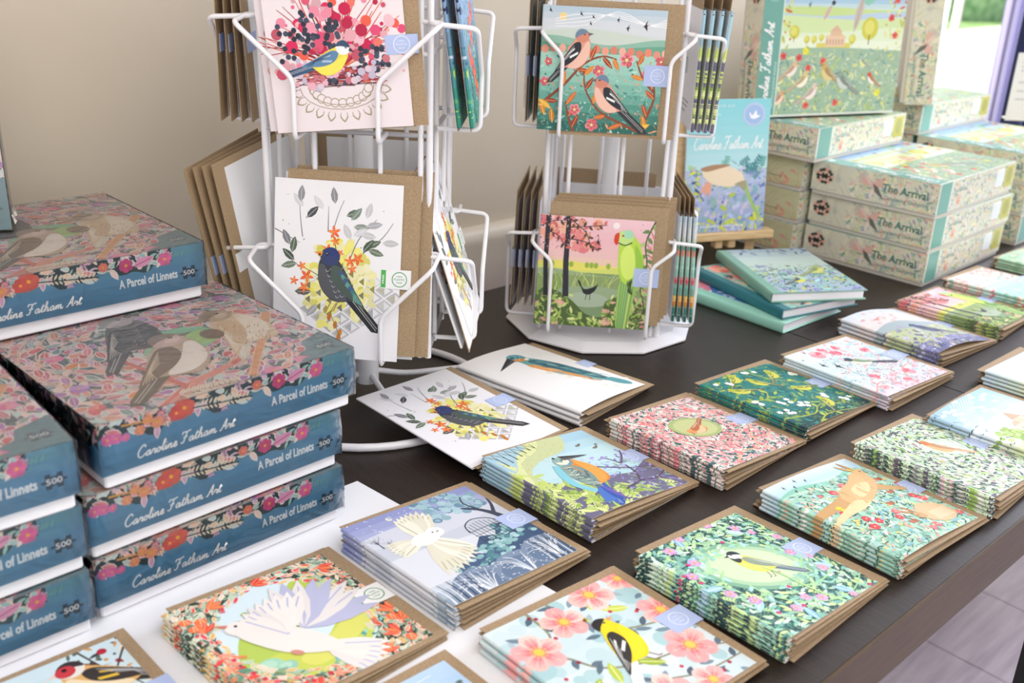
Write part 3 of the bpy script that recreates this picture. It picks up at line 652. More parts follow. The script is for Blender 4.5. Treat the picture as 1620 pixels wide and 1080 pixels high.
    return A, ['a83c38', '5a3a30', 'd86a50', '3c4a3c', 'e8a080', '8a2c34', 'c8b090'], 'white dove'
def art_robin(seed=20):
    A = Art(1, 1, seed); R = A.R
    A.rect(0, 0, 1, 1, '3f5a54'); sw = (.55, .55)
    A.foliage(36, ['d7e8c8', 'b4d8b4', 'b4d6c4', 'e4f0d4', '8fbca0', 'd4dcdc'], 1.25, None, sw, ('leaf', 'leaf', 'sprig', 'dash'))
    A.ell(.58, .6, .21, .13, -.6, 'bfe0c8', 20); A.ell(.58, .6, .17, .1, -.6, 'd8ecd8', 18)
    A.foliage(22, ['b4d8a0', 'c8e4b4', 'a4ccb0', 'dcecd8'], 1.0, None, sw, ('leaf', 'leaf', 'bud'), edge='f2f8ec')
    A.foliage(17, ['9cc460', 'b4d070', 'e4c0cc', 'b89aa4', '6a5a6c'], .8, inell(.58, .6, .22, .17), sw, ('leaf', 'bud', 'dash'))
    A.vine([(.3, 0), (.45, .2), (.7, .25), (.85, .1), (1, .12)], .016, 'd4c8c8', ['a8d0a0', 'c4d8c0'], .07, 2); A.vine([(.5, 0), (.6, .15), (.9, .35), (1, .5)], .012, 'c8bcbc', ['a8cc80', 'dceecc'], .07, 2)
    A.bird(.58, .6, .34, -.28, False, body='c89058', belly='e8b078', head='d87a3c', cheek='e06a30', wing='b88a5c', tail='d0a070', beak='60483a', legs=None)
    return A, ['22302a', '5a7a3c', 'a4c49c', '2f4038', '1a241e', '80a070', '6a5a50'], 'robin in leaves'
def art_house():
    A = Art(1, 1, 21); R = A.R
    A.bands(0, 1, ['b4cc80', 'd8e4b0', 'e4eef0', 'bcd8ee', 'a8cce8'], 12)
    for i in range(9): A.curve([(.02 + i * .02, .6), (.1 + i * .03, .8), (.3 + i * .05, .98)], .006, 'eef6fa')
    for i in range(40): A.ell(R.random(), R.uniform(.6, 1), R.uniform(.02, .05), .02, 0, mixc('bcd8ee', 'ffffff', R.uniform(.2, .8)), 9)
    for (x, y, r) in ((.15, .42, .12), (.25, .38, .1), (.8, .42, .14), (.93, .4, .1)):
        for i in range(26): A.ell(x + R.uniform(-r, r), y + R.uniform(-.08, .1), .03, .024, 0, A.c(['a4c464', '8fb454', 'bcd484']), 8)
    A.rect(.34, .3, .74, .48, 'e8d8c0'); A.rect(.46, .48, .6, .54, 'e2cfb4'); A.poly([(.32, .48), (.76, .48), (.7, .53), (.4, .53)], 'cdb496'); A.poly([(.44, .54), (.62, .54), (.53, .66)], 'c7a88c')
    for i in range(8): A.rect(.36 + i * .047, .38, .375 + i * .047, .44, 'a8907c'); A.rect(.36 + i * .047, .31, .375 + i * .047, .36, '988070')
    A.line([(.2, .3), (.9, .46)], .008, '8a7468'); A.foliage(20, ['a4c860', '8fb850', 'c8dc88', 'd8e4a4', '5f8848'], 1.0, lambda x, y: y < .3, None, ('leaf', 'sprig', 'dash'))
    A.foliage(14, ['1f2e24', '2f4a30'], .8, lambda x, y: y < .22 or x < .08, None, ('dash',)); return A, ['1c2a1c', '4a6a30', '0f1812', '88a858', '22302a'], 'country house'
def art_meadow():
    A = Art(1, 1, 22); R = A.R
    A.bands(0, 1, ['b8cc80', 'e8e490', 'f0ecb0', 'dceee0', 'cfe4ee'], 10); A.hill(.6, .04, 'e6e28c', 0, .8, .2); A.hill(.45, .04, 'c6d884', 2, .9, .1)
    for i in range(12): A.line([(.05 + i * .08, .62), (.05 + i * .08, .72)], .008, '6a8a60')
    A.foliage(18, ['9cc47c', 'd8e088', '7fac84', 'f0e8a0', '5a8a6c'], 1.1, lambda x, y: y < .5, None, ('leaf', 'sprig', 'dash')); A.bird(.6, .4, .35, 0, True, body='e8c850', belly='f4e8b0', wing='8a9a60')
    return A, ['2a4438', '8fb070', '1c2c28', 'c8b860', '3f6a58', '60604a'], 'yellow meadow'
def art_lilac():
    A = Art(1, 1, 23); R = A.R
    A.bands(0, 1, ['6c6f9c', '9a9cc4', 'c4ccd8', 'e4d8d4', 'd0d8e4'], 10); A.hill(.62, .05, 'a4b4b8', 0, .8, .3); A.hill(.5, .05, 'b8c498', 2, .8, .2)
    for i in range(30): A.ell(R.uniform(.1, .6), R.uniform(.66, .95), .03, .02, 0, A.c(['e8c4bc', 'e0b0ac', 'd8dce8']), 8)
    A.line([(.2, .78), (.32, .8)], .014, 'c84040')
    A.foliage(20, ['8c8cc0', 'a8b07c', 'c8c8e0', '5a5c88', 'dcd8c0', 'b4a4c8'], 1.1, lambda x, y: y < .5, None, ('leaf', 'sprig', 'dash', 'dot')); A.foliage(16, ['33365a', '2a2c48'], .6, lambda x, y: y < .4, None, ('dash',))
    A.ell(.72, .46, .03, .028, 0, 'f0e0c0', 10); A.bird(.55, .4, .4, 0, False, body='3c4468', belly='5c6488', wing='2c3354', head='4c5480')
    return A, ['15161e', 'c8c4cc', '20222c', '3c3e60', '0e0f14', '8a8ca0', '282a3a'], 'lilac dusk'
def art_parakeet(seed=24, card=True):
    A = Art(1, 1, seed); R = A.R
    A.bands(.45, 1, ['f0dc98', 'ecc4c0', 'eebcc4', 'f0c8d0'], 9); A.ell(.66, .94, .03, None, 0, 'f8ecec', 12)
    for i in range(26): A.ell(R.uniform(.0, .5), R.uniform(.72, 1), R.uniform(.03, .06), None, 0, A.c(['e89090', 'e8a48c', 'f0b8a0', 'dc7c84']), 9)
    A.hill(.58, .02, 'e6df6c', .4, .9, .3); A.hill(.54, .02, 'd3dc74', 2, 1.2, .3)
    for x in (.12, .25, .29, .43, .47, .51, .62, .8): A.ell(x, .57, .022, .028, 0, 'a4bc50', 10); A.line([(x, .55), (x, .59)], .006, '7f9a3c')
    A.rect(0, 0, 1, .5, '7f9a70'); A.hill(.5, .025, '9cb088', 1, .9, .2); A.rect(0, .3, 1, .47, '8ca06c')
    for i in range(70): x = R.random(); A.curve([(x, .32), (x + R.uniform(-.04, .04), .4), (x + R.uniform(-.1, .1), .5)], .008, A.c(['b0c864', 'd0dc90', '7c9a44', '98b458']), .003)
    A.ell(.5, .29, .36, .09, 0, '98ac88', 20); A.ell(.45, .25, .2, .07, 0, 'a8b8a0', 16)
    A.poly(smooth([(0, .3), (.18, .32), (.34, .22), (.45, .12), (.6, .1), (.62, .24), (.78, .3), (1, .22), (1.05, -.1), (-.05, -.1)], True, 3), '4f6638')
    A.foliage(24, ['c3d67c', 'a4c060', 'd8e49c', '86a84c', 'e8b0a0'], 1.1, lambda x, y: y < .13 or (y < .3 and (x < .3 or x > .64)), None, ('leaf', 'sprig', 'leaf', 'scroll'))
    for x in (.06, .24): A.line([(x + .02, .27), (x, .6), (x, 1)], .055 if x > .1 else .04, '2c2c38', .04); 
    for P in ([(.24, .8), (.4, .78), (.52, .7)], [(.24, .9), (.42, .92), (.58, .94)], [(.06, .86), (.16, .82), (.24, .7)], [(.25, .98), (.4, .86), (.45, .72)], [(.0, .9), (.1, .95), (.22, .96)]): A.vine(P, .01, '35303a', ['4a3a38', '6a4a40', 'd86a60'], .05, 1)
    A.foliage(30, ['c85050', 'e08878', '3a2c30', 'f0c0a0'], .5, lambda x, y: x < .5 and y > .7, None, ('dot', 'leaf'))
    for P in ([(1, 1), (.93, .8), (.96, .6), (.92, .4), (.97, .2), (.9, 0)],): A.vine(P, .016, '4c5c3c', ['8fae60', 'b4cc80', '6a8a54'], .08, 1, ['e08890'])
    A.foliage(26, ['d87878', 'f0b0a8', '6a8a54'], .5, lambda x, y: x > .86, None, ('dot',))
    for (x, y, r) in ((.5, .78, .045), (.44, .74, .025), (.5, .84, .02)): A.swallow(x, y, r, .6, '2c3028')
    t = lambda u, v: (u, v)
    A.poly(smooth([(.74, .46), (.72, .2), (.74, -.02), (.82, -.02), (.86, .2), (.88, .44)]), '9cc468')
    for i in range(6): A.line([(.75 + i * .022, .44), (.745 + i * .016, 0)], .006, A.c(['5c9044', 'e8ec90', '4a8a78']))
    A.poly(smooth([(.7, .66), (.72, .5), (.78, .42), (.88, .42), (.93, .58), (.9, .74), (.84, .84), (.76, .88), (.7, .86)]), 'b8dc50'); A.poly(smooth([(.72, .68), (.74, .52), (.8, .46), (.86, .52), (.84, .7), (.78, .78)]), 'd6ee74')
    A.poly(smooth([(.84, .78), (.93, .62), (.9, .46), (.82, .38), (.86, .56)]), '98c848')
    for i in range(7): A.leaf(.84 - i * .008, .48 - i * .006, 4.5 + .12 * i, .14, .025, '3a4a30', '9cc468')
    A.ell(.745, .835, .075, .07, 0, 'c4e488', 14); A.ell(.77, .87, .05, .04, 0, 'a8dcb8', 12); A.curve([(.69, .79), (.75, .77), (.81, .8)], .01, '2c3428')
    A.poly(smooth([(.69, .88), (.655, .86), (.65, .8), (.675, .77), (.69, .8)]), 'd8402c'); A.ell(.725, .855, .011, None, 0, 'e86040', 8); A.ell(.725, .855, .006, None, 0, '101010', 6)
    A.poly(smooth([(.38, .42), (.42, .35), (.5, .37), (.54, .4), (.52, .34), (.47, .3), (.42, .31), (.4, .35), (.36, .42)]), '26282c'); A.line([(.45, .31), (.44, .25)], .006, '26282c'); A.line([(.48, .31), (.48, .25)], .006, '26282c')
    return A, ['3c4c20', '8aa04c', '1c2410', 'd07a74', '5c7030', 'a04848', 'b0c468'], 'green parakeet'
def art_chaffinch(seed=25):
    A = Art(1, 1, seed); R = A.R
    A.bands(.6, 1, ['a8c8c0', 'cfd8d8', 'd8dce0', 'b8ccd8'], 8); A.ell(.16, .92, .03, None, 0, 'f4d890', 12)
    for q in range(4): A.curve([(.1, .9 - q * .02), (.35, .95 - q * .03), (.6, .93 + q * .015), (.85, .88), (1, .93 - q * .02)], .006, 'f2f4f6')
    A.hill(.8, .03, 'ccd8cc', 0, .7, .5); A.hill(.74, .03, '90bca8', 1, 1.1, .5); A.hill(.7, .02, '6aa890', 2, .9, .5)
    A.rect(0, 0, 1, .64, '7fb8a8'); A.bands(0, .64, ['2c6a60', '5a9c8c', '8cc4b4', 'a8d4c4'], 8)
    for i in range(15): A.ell(.03 + i * .07, .66 + R.uniform(-.01, .015), .03, .034, 0, A.c(['e89c84', 'f0b4a0', 'e48870']), 10)
    A.foliage(24, ['5a9c90', '9cd0c0', '3f8078', 'b4dccc', 'd8a080'], .8, lambda x, y: y < .62, None, ('dash', 'dot', 'scroll', 'leaf'))
    for P in ([(.0, .2), (.2, .38), (.35, .55), (.5, .62), (.62, .6)], [(.9, 0), (.7, .08), (.5, .18), (.38, .35), (.36, .5)], [(.95, .35), (.85, .45), (.78, .6)], [(.3, .0), (.25, .12), (.22, .25)], [(.88, .1), (.95, .3), (.92, .5)]):
        A.line(smooth(P, False, 4), .026, '8a4a34', .01)
        Q = smooth(P, False, 3)
        for i in range(1, len(Q) - 1, 2):
            a = atan2(Q[i + 1][1] - Q[i][1], Q[i + 1][0] - Q[i][0]); A.leaf(*Q[i], a + R.choice((-.8, .8)), R.uniform(.1, .15), .04, A.c(['b8502c', 'd06a30', 'a03c28', 'e08838']), 'f0b070')
    for (x, y) in ((.05, .12), (.1, .18), (.02, .2), (.9, .04), (.82, .03), (.12, .06)): A.leaf(x, y, R.uniform(0, 3), .13, .045, A.c(['e8a030', 'f0b840', 'd88828']), 'f8dc90')
    for (x, y, r) in ((.7, .6, .06), (.48, .5, .05), (.3, .18, .05), (.45, .06, .055), (.98, .6, .045), (.04, .4, .04), (.06, .56, .035), (.86, .5, .03)): A.flower(x, y, r, ['e87884', 'f0a0a4', 'd85060'], 'f4e0a0', 5, 'b42c44')
    for (x, y, r, a) in ((.05, .96, .03, .8), (.3, .94, .03, .9), (.4, .92, .025, 1.0), (.38, .87, .025, .7), (.6, .91, .03, .3), (.68, .85, .035, .2), (.82, .87, .05, .4)): A.swallow(x, y, r, a, '3c2c30')
    for (x, y, rt) in ((.24, .62, .3), (.62, .28, -.15)):
        A.bird(x, y, .46, rt, rt > 0, body='e0a08c', belly='f2c4b0', head='d88a74', cap='7088a0', wing='282c34', tail='38383c', beak='6a6a70', bars='f4f4f0', tl=1.25 if rt < 0 else .8)
    return A, ['1f5048', 'b8502c', '2c6a60', '8cc4b4', 'e8a030'], 'chaffinch pair'
def art_teal():
    A = Art(1, 1, 26); R = A.R
    A.bands(0, 1, ['b8d4c4', 'a8dcd4', 'c8e4dc', 'f0d4cc'], 8); A.foliage(20, ['e87070', 'f0a090', 'd85058', 'f4c8b8', '8cc4b0'], 1.1, lambda x, y: x + y * .4 > .9 or x < .12, None, ('leaf', 'bud', 'dot'))
    A.foliage(14, ['3c5a70', '6a88a0'], .6, lambda x, y: x > .6, None, ('dash',)); A.foliage(16, ['b4dcc8', '90c8bc', 'dcecd0'], .9, lambda x, y: y < .4 and x < .6, None, ('leaf', 'sprig'))
    for (x, y) in ((.3, .8), (.4, .72)): A.swallow(x, y, .04, .3, '4a6070')
    return A, ['24403c', 'c84450', '1a2c2c', 'a8c8c0', '70303c', '5a7068', 'e07a70'], 'teal and coral'
def art_mint():
    A = Art(1, 1, 27); A.bands(0, 1, ['d8e4c0', 'c4dcc0', 'a8d0b0'], 6); A.foliage(18, ['e4ecd0', 'b4d8b4', 'f0d8c8', 'e8b0a0', '8cbc94'], 1.0, None, None, ('leaf', 'sprig', 'dot'))
    return A, ['2c4a34', '8cbc94', 'b4d8b4', '1c2c20', 'd8e4c0'], 'mint leaf'
def art_whitefisher():
    A = Art(.134, .187, 28); A = Art(1, 1.395, 28); R = A.R
    A.rect(0, 0, 1, 1.395, 'f3f2f2')
    for i in range(40): A.ell(R.uniform(.35, .75), R.uniform(.1, .9), R.uniform(.01, .03), None, 0, mixc('f3f2f2', R.choice(('e8c890', 'd8c4a0')), .4), 8)
    S = lambda P: smooth(P, True, 4)
    A.poly(S([(.5, 1.12), (.44, .98), (.4, .8), (.42, .55), (.52, .3), (.6, .2), (.64, .34), (.68, .6), (.7, .85), (.66, 1.05), (.6, 1.14)]), '6fa8a4')
    A.poly(S([(.42, .95), (.4, .75), (.44, .5), (.5, .4), (.5, .6), (.48, .9)]), 'e29a54')
    A.poly(S([(.52, 1.0), (.5, .7), (.54, .42), (.62, .26), (.66, .5), (.7, .8), (.66, 1.0)]), '3c6c7c')
    for i in range(40): x = R.uniform(.5, .68); y = R.uniform(.3, 1.0); A.curve([(x, y), (x + .015, y - .04), (x + .01, y - .1)], .014, A.c(['84c4c0', '2f5468', '5a9ca4', 'a8d8d4', '243c50']), .004)
    for i in range(16): x = R.uniform(.42, .5); y = R.uniform(.4, .95); A.line([(x, y), (x + .01, y - .08)], .01, A.c(['f0b878', 'd07c3c', 'f4d0a0']))
    A.poly(S([(.56, .3), (.54, .16), (.6, .08), (.66, .14), (.66, .3)]), '5fa0a8'); A.curve([(.5, .42), (.46, .36), (.5, .3)], .025, 'c07040')
    A.ell(.54, 1.14, .11, .095, .2, '5fa0a8', 16)
    for i in range(30): a = R.uniform(0, 6.28); q = R.uniform(.02, .09); A.ell(.54 + q * cos(a), 1.15 + q * sin(a) * .85, .01, None, 0, A.c(['2c5468', '90ccd0', '3c7c88']), 6)
    A.poly(S([(.46, 1.12), (.5, 1.06), (.58, 1.05), (.62, 1.08), (.54, 1.12)]), 'e89a50'); A.ell(.6, 1.07, .035, .02, .4, 'f6f0e4', 8)
    A.poly([(.46, 1.19), (.13, 1.02), (.47, 1.1)], '2f3138'); A.poly([(.45, 1.13), (.13, 1.015), (.46, 1.09)], '4a4c54'); A.ell(.49, 1.17, .018, None, 0, '14161a', 8); A.ell(.485, 1.175, .006, None, 0, 'ffffff', 5)
    A.P = [A.P[0]] + [([(x + max(0, 1.1 - y) * .3, y) for x, y in q], c, l) for q, c, l in A.P[1:]]
    return A, ['f0f0f0', 'e4e4e6', 'f4f4f4'], 'white kingfisher'
def art_blackbird():
    A = Art(1, 1.395, 29); R = A.R
    A.rect(0, 0, 1, 1.395, 'efeef1')
    for i in range(30): A.ell(R.uniform(.05, .95), R.uniform(.2, 1.35), R.uniform(.003, .008), None, 0, A.c(['9a9aa0', '6a6a70']), 6)
    for i in range(6):
        for j in range(6):
            x = .42 + (i - j) * .085 + .12; y = .14 + (i + j) * .062
            if .28 < x < .98 and y < .62: A.poly([(x, y), (x + .075, y + .055), (x, y + .11), (x - .075, y + .055)], A.c(['c4c4c8', 'd6d6da', 'b4b4ba'])); A.poly([(x, y + .02), (x + .05, y + .055), (x, y + .09)], 'e8e8ea'); A.poly([(x, y + .02), (x - .05, y + .055), (x, y + .09)], A.c(['aaaaae', 'c8c8c4', 'b9b5a0']))
    for i in range(150):
        a = R.uniform(0, 6.28); q = sqrt(R.random()); x, y = .52 + q * .28 * cos(a), .66 + q * .36 * sin(a) - .08 * q
        A.ell(x, y, R.uniform(.02, .055), R.uniform(.02, .045), a, mixc(R.choice(('e8e04c', 'f0e870', 'd4cc30', 'e4dc64')), 'efeef1', R.uniform(0, .55)), 9)
    for i in range(5):
        for j in range(4):
            x = .4 + (i - j) * .085 + .06; y = .3 + (i + j) * .055
            A.poly([(x, y + .02), (x - .04, y + .05), (x, y + .08)], A.c(['8f8c4c', 'b8b44c', '7d7c68']))
    for P in ([(.5, .8), (.47, .95), (.46, 1.0), (.5, 1.15), (.54, 1.25)], [(.6, .8), (.66, .95), (.74, 1.05), (.8, 1.12)], [(.44, .6), (.3, .68), (.16, .74), (.08, .84)], [(.22, .95), (.2, 1.1), (.19, 1.25)], [(.7, .85), (.85, .98), (.93, 1.1)], [(.42, 1.0), (.42, 1.2)], [(0, 1.0), (.12, .94), (.2, .9)]): A.curve(P, .008, '6a6a6c', .003)
    for (x, y, a, c) in ((.22, 1.18, 2.2, 'd4d4d8'), (.25, 1.1, .8, '4a4c50'), (.2, 1.22, 1.5, '909096'), (.47, 1.22, 1.7, '8c8c92'), (.38, 1.17, 2.2, 'd8d8dc'), (.56, 1.13, .4, '5c6c5c'), (.6, 1.1, .9, '7c8c80'), (.62, 1.05, 0, '8c968c'), (.72, 1.12, 1.3, 'c8c8cc'), (.72, 1.06, .2, 'aeaeb4'), (.85, .94, 0, 'c0c0c4'), (.8, .98, 3.0, 'c8c8cc'), (.72, .9, .4, '5f6f5a'), (.74, .88, -.3, '6d7c66'), (.7, .86, .9, '4a5a48'), (.14, .82, 1.4, '5a6a58'), (.16, .76, 2.4, '4a5648'), (.18, .74, 3.4, '70806c'), (.12, .88, 2.0, '7c7c82'), (.6, .95, 2.0, 'cacace'), (.3, .52, 3.2, '5c5c5c'), (.35, .42, 4, 'a8a8ae'), (.62, .98, .5, 'd4d4d8')): A.leaf(x, y, a, .13, .055, c, mixc(c, 'ffffff', .35))
    for (x, y, r) in ((.47, 1.0, .055), (.48, .93, .04), (.42, .86, .05), (.4, .8, .04), (.6, .78, .05), (.66, .8, .055), (.62, .72, .04), (.5, .74, .04), (.26, .64, .06), (.16, .6, .04), (.22, .72, .04), (.24, .55, .05), (.52, .84, .03)):
        for q in range(5): A.leaf(x, y, q * 1.26 + x * 9, r, r * .42, A.c(['ee6a28', 'f08438', 'e4501c']), 'f8b070')
    for (x, y) in ((.45, .36), (.5, .3), (.42, .42), (.54, .24), (.53, .2)): A.leaf(x, y, 4.6, .07, .035, A.c(['d88838', 'c87830', 'b0a050']))
    A.curve([(.5, .44), (.46, .36), (.5, .26), (.54, .16)], .006, '8a7a50')
    sc = .62; A.bird(.56, .6, sc, -.3, False, body='3a3c44', belly='54565c', head='34406c', cap='2c3a74', wing='4c5a54', tail='2a2c30', beak='e8943c', beakl=.11, lines='9ac4b8', scales='b4b8be', legs='a8905c', tl=1.08)
    A.ell(.36, .82, .016, None, 0, 'd89030', 8); A.ell(.36, .82, .009, None, 0, '101014', 6)
    t = A.T(.56, .6, sc, -.3, False)
    for i in range(8): A.leaf(*t(.38 + i * .045, .54 - i * .036), -1.0, .07, .03, A.c(['4fa09c', '3c8088', '5f9a8c', '3a5a8c']))
    return A, ['efeef1', 'e2e2e6', 'f2f2f4'], 'blackbird'
def art_redface():
    A = Art(1, 1, 30); R = A.R
    A.bands(0, 1, ['b8dcc8', 'cfe4e0', 'd4e8ec', 'd0e4ea'], 8)
    for i in range(14): A.ell(R.uniform(.1, .6), R.uniform(.7, .95), .05, .04, 0, mixc('d4e8ec', 'b4d4dc', R.random() * .6), 10)
    A.foliage(20, ['b4243c', '3a3a3c', '5a6a5c', 'd8a060', '8c3c3c', 'e8dcc8'], .9, lambda x, y: x > .72, None, ('leaf', 'dot', 'dash', 'bud'))
    for P in ([(.8, 1), (.86, .8), (.95, .6), (1, .4)], [(1, .9), (.88, .7), (.9, .5)]): A.curve(P, .012, '4a4038', .005)
    for (x, y) in ((.9, .93), (.82, .8), (.95, .7), (.86, .62)): A.ell(x, y, .025, None, 0, 'b8283c', 10)
    A.bird(.88, .74, .56, .0, False, body='e0b06c', belly='f0dcb8', head='e8e4dc', cap='3a3032', cheek='f4f0ea', wing='3a3230', tail='30302c', beak='e8d0c0', bars='e8c040', beakl=.12, fat=1.2)
    A.ell(.7, .885, .05, .045, .2, 'cc3c44', 12); A.ell(.7, .9, .014, None, 0, '141014', 8)
    return A, ['a8c8cc', '8a5a40', 'd0e4ea', '5a6a5c'], 'red-faced finch'
def art_pebbles():
    A = Art(1, 1, 31); R = A.R
    A.bands(0, 1, ['d8e8f2', 'c4dcee', 'a8ccec', 'b8d4f0'], 9)
    for i in range(16): a = R.uniform(0, 6); A.curve([(R.uniform(.1, .9) + .08 * cos(a + t * .6), .75 + R.uniform(-.02, .02) + .05 * sin(a + t * .6) + i * .01) for t in range(6)], .005, 'eef6fc')
    for i in range(6): x = .6 + i * .07; A.ell(x, .7 + .02 * (i % 2) + i * .02, .026, .018, .3, '7f9090', 10); A.ell(x + .005, .705 + i * .02 + .02 * (i % 2), .016, .01, .3, '5c6c70', 8)
    A.hill(.5, .04, 'e8f0f4', 0, 1, .2); return A, ['b8d4f0', 'd8e8f2', '8fb0cc'], 'blue sky'
def art_bluetit():
    A = Art(1, 1.2, 32); R = A.R; bg = 'ece1e4'
    A.rect(0, 0, 1, 1.2, bg); cx, cy = .5, .52
    for i in range(11):
        a = pi + pi * (i + .5) / 11; x, y = cx + .28 * cos(a), .3 + .16 * sin(a); A.leaf(x, y, a, .09, .06, 'a89c84'); A.leaf(x, y, a, .075, .045, bg)
        A.ell(cx + .2 * cos(a), .3 + .11 * sin(a), .035, None, 0, 'a89c84', 10); A.ell(cx + .2 * cos(a), .3 + .11 * sin(a), .028, None, 0, bg, 10)
    for k in (.3, .24): A.curve([(cx + k * cos(pi + pi * t / 10), .31 + k * .55 * sin(pi + pi * t / 10)) for t in range(11)], .006, 'a89c84', k=1)
    for i in range(46):
        a = R.uniform(.05, 3.1); l = R.uniform(.3, .62); b = a + R.uniform(-.2, .2)
        A.curve([(cx, cy - .1), (cx + l * .5 * cos(a), cy + l * .5 * sin(a)), (cx + l * cos(b), cy + l * 1.15 * sin(b))], .012, A.c(['b42c3c', '8c2430', 'd84038', 'e07038', '5a2430']), .004)
    for i in range(150):
        a = R.uniform(-.3, 3.44); q = R.uniform(.05, .5); A.ell(cx + q * cos(a), cy + q * 1.05 * sin(a), R.uniform(.01, .045), None, 0, mixc(R.choice(('d8285c', 'e04c78', 'c81c4c', 'e8604c', 'e88ca4', 'b82048')), bg, R.choice((0, .1, .5))), 10)
    for i in range(60): A.line([(R.uniform(.15, .85), R.uniform(.3, .45)), (R.uniform(.15, .85), R.uniform(.3, .45))], .005, A.c(['a82c3c', '5a2430', 'e07050', '8c3040']))
    for i in range(110):
        q = R.choice(((.2, .62, .12, .14), (.5, .85, .07, .28), (.32, .7, .08, .14), (.6, .38, .18, .05), (.78, .5, .12, .07), (.47, .65, .05, .1)))
        A.ell(q[0] + R.uniform(-1, 1) * q[2], q[1] + R.uniform(-1, 1) * q[3], .02, None, 0, A.c(['343c4c', '283040', '444c60']), 8)
    for i in range(50): A.ell(R.uniform(.15, .85), R.uniform(.3, .5), R.uniform(.008, .03), None, 0, mixc(R.choice(('e8a0b4', 'c0304c', 'd8c0d0', 'b8b0cc')), bg, .2), 8)
    A.bird(.4, .5, .42, -.3, True, body='e8d850', belly='f0e45c', head='eef0f0', cap='34506c', cheek='ffffff', wing='5f86ac', tail='3c5878', beak='30343c', bars='a8c0d4', lines='2c4058', legs=None)
    return A, ['ece1e4', 'dcd2d4', 'e8dde0'], 'blue tit'
def art_poppies():
    A = Art(1, 1.2, 33); R = A.R
    A.bands(0, 1.2, ['2c8a70', '3a8c88', '6a94b0', '8aa8c8', '7fa0c8'], 8)
    A.foliage(24, ['b4d468', '1f3c50', '8fb0d8', '2c6a80', '5aa878', 'c8dcec', '243058'], 1.1, None, None, ('dash', 'leaf', 'dash', 'dot'))
    for (x, y) in ((.5, .7), (.55, .62), (.45, .4), (.52, .32), (.6, .2), (.3, .5), (.7, .8)): A.flower(x, y, .09, ['e8503c', 'f07850'], '3a2030', 5)
    return A, ['b4d468', '1a3c3c', '3a8c70', '0f2030', 'c8503c', '6a94b0'], 'poppy meadow'
LIN = ['eab4bc', 'f2c4bc', 'a4cccc', 'd4b8d8', 'f0d0b8', 'e08c98', 'bce0dc', 'f8e0d8', 'dcb0d0', 'c8e0e0']
TEALB = '4a7793'
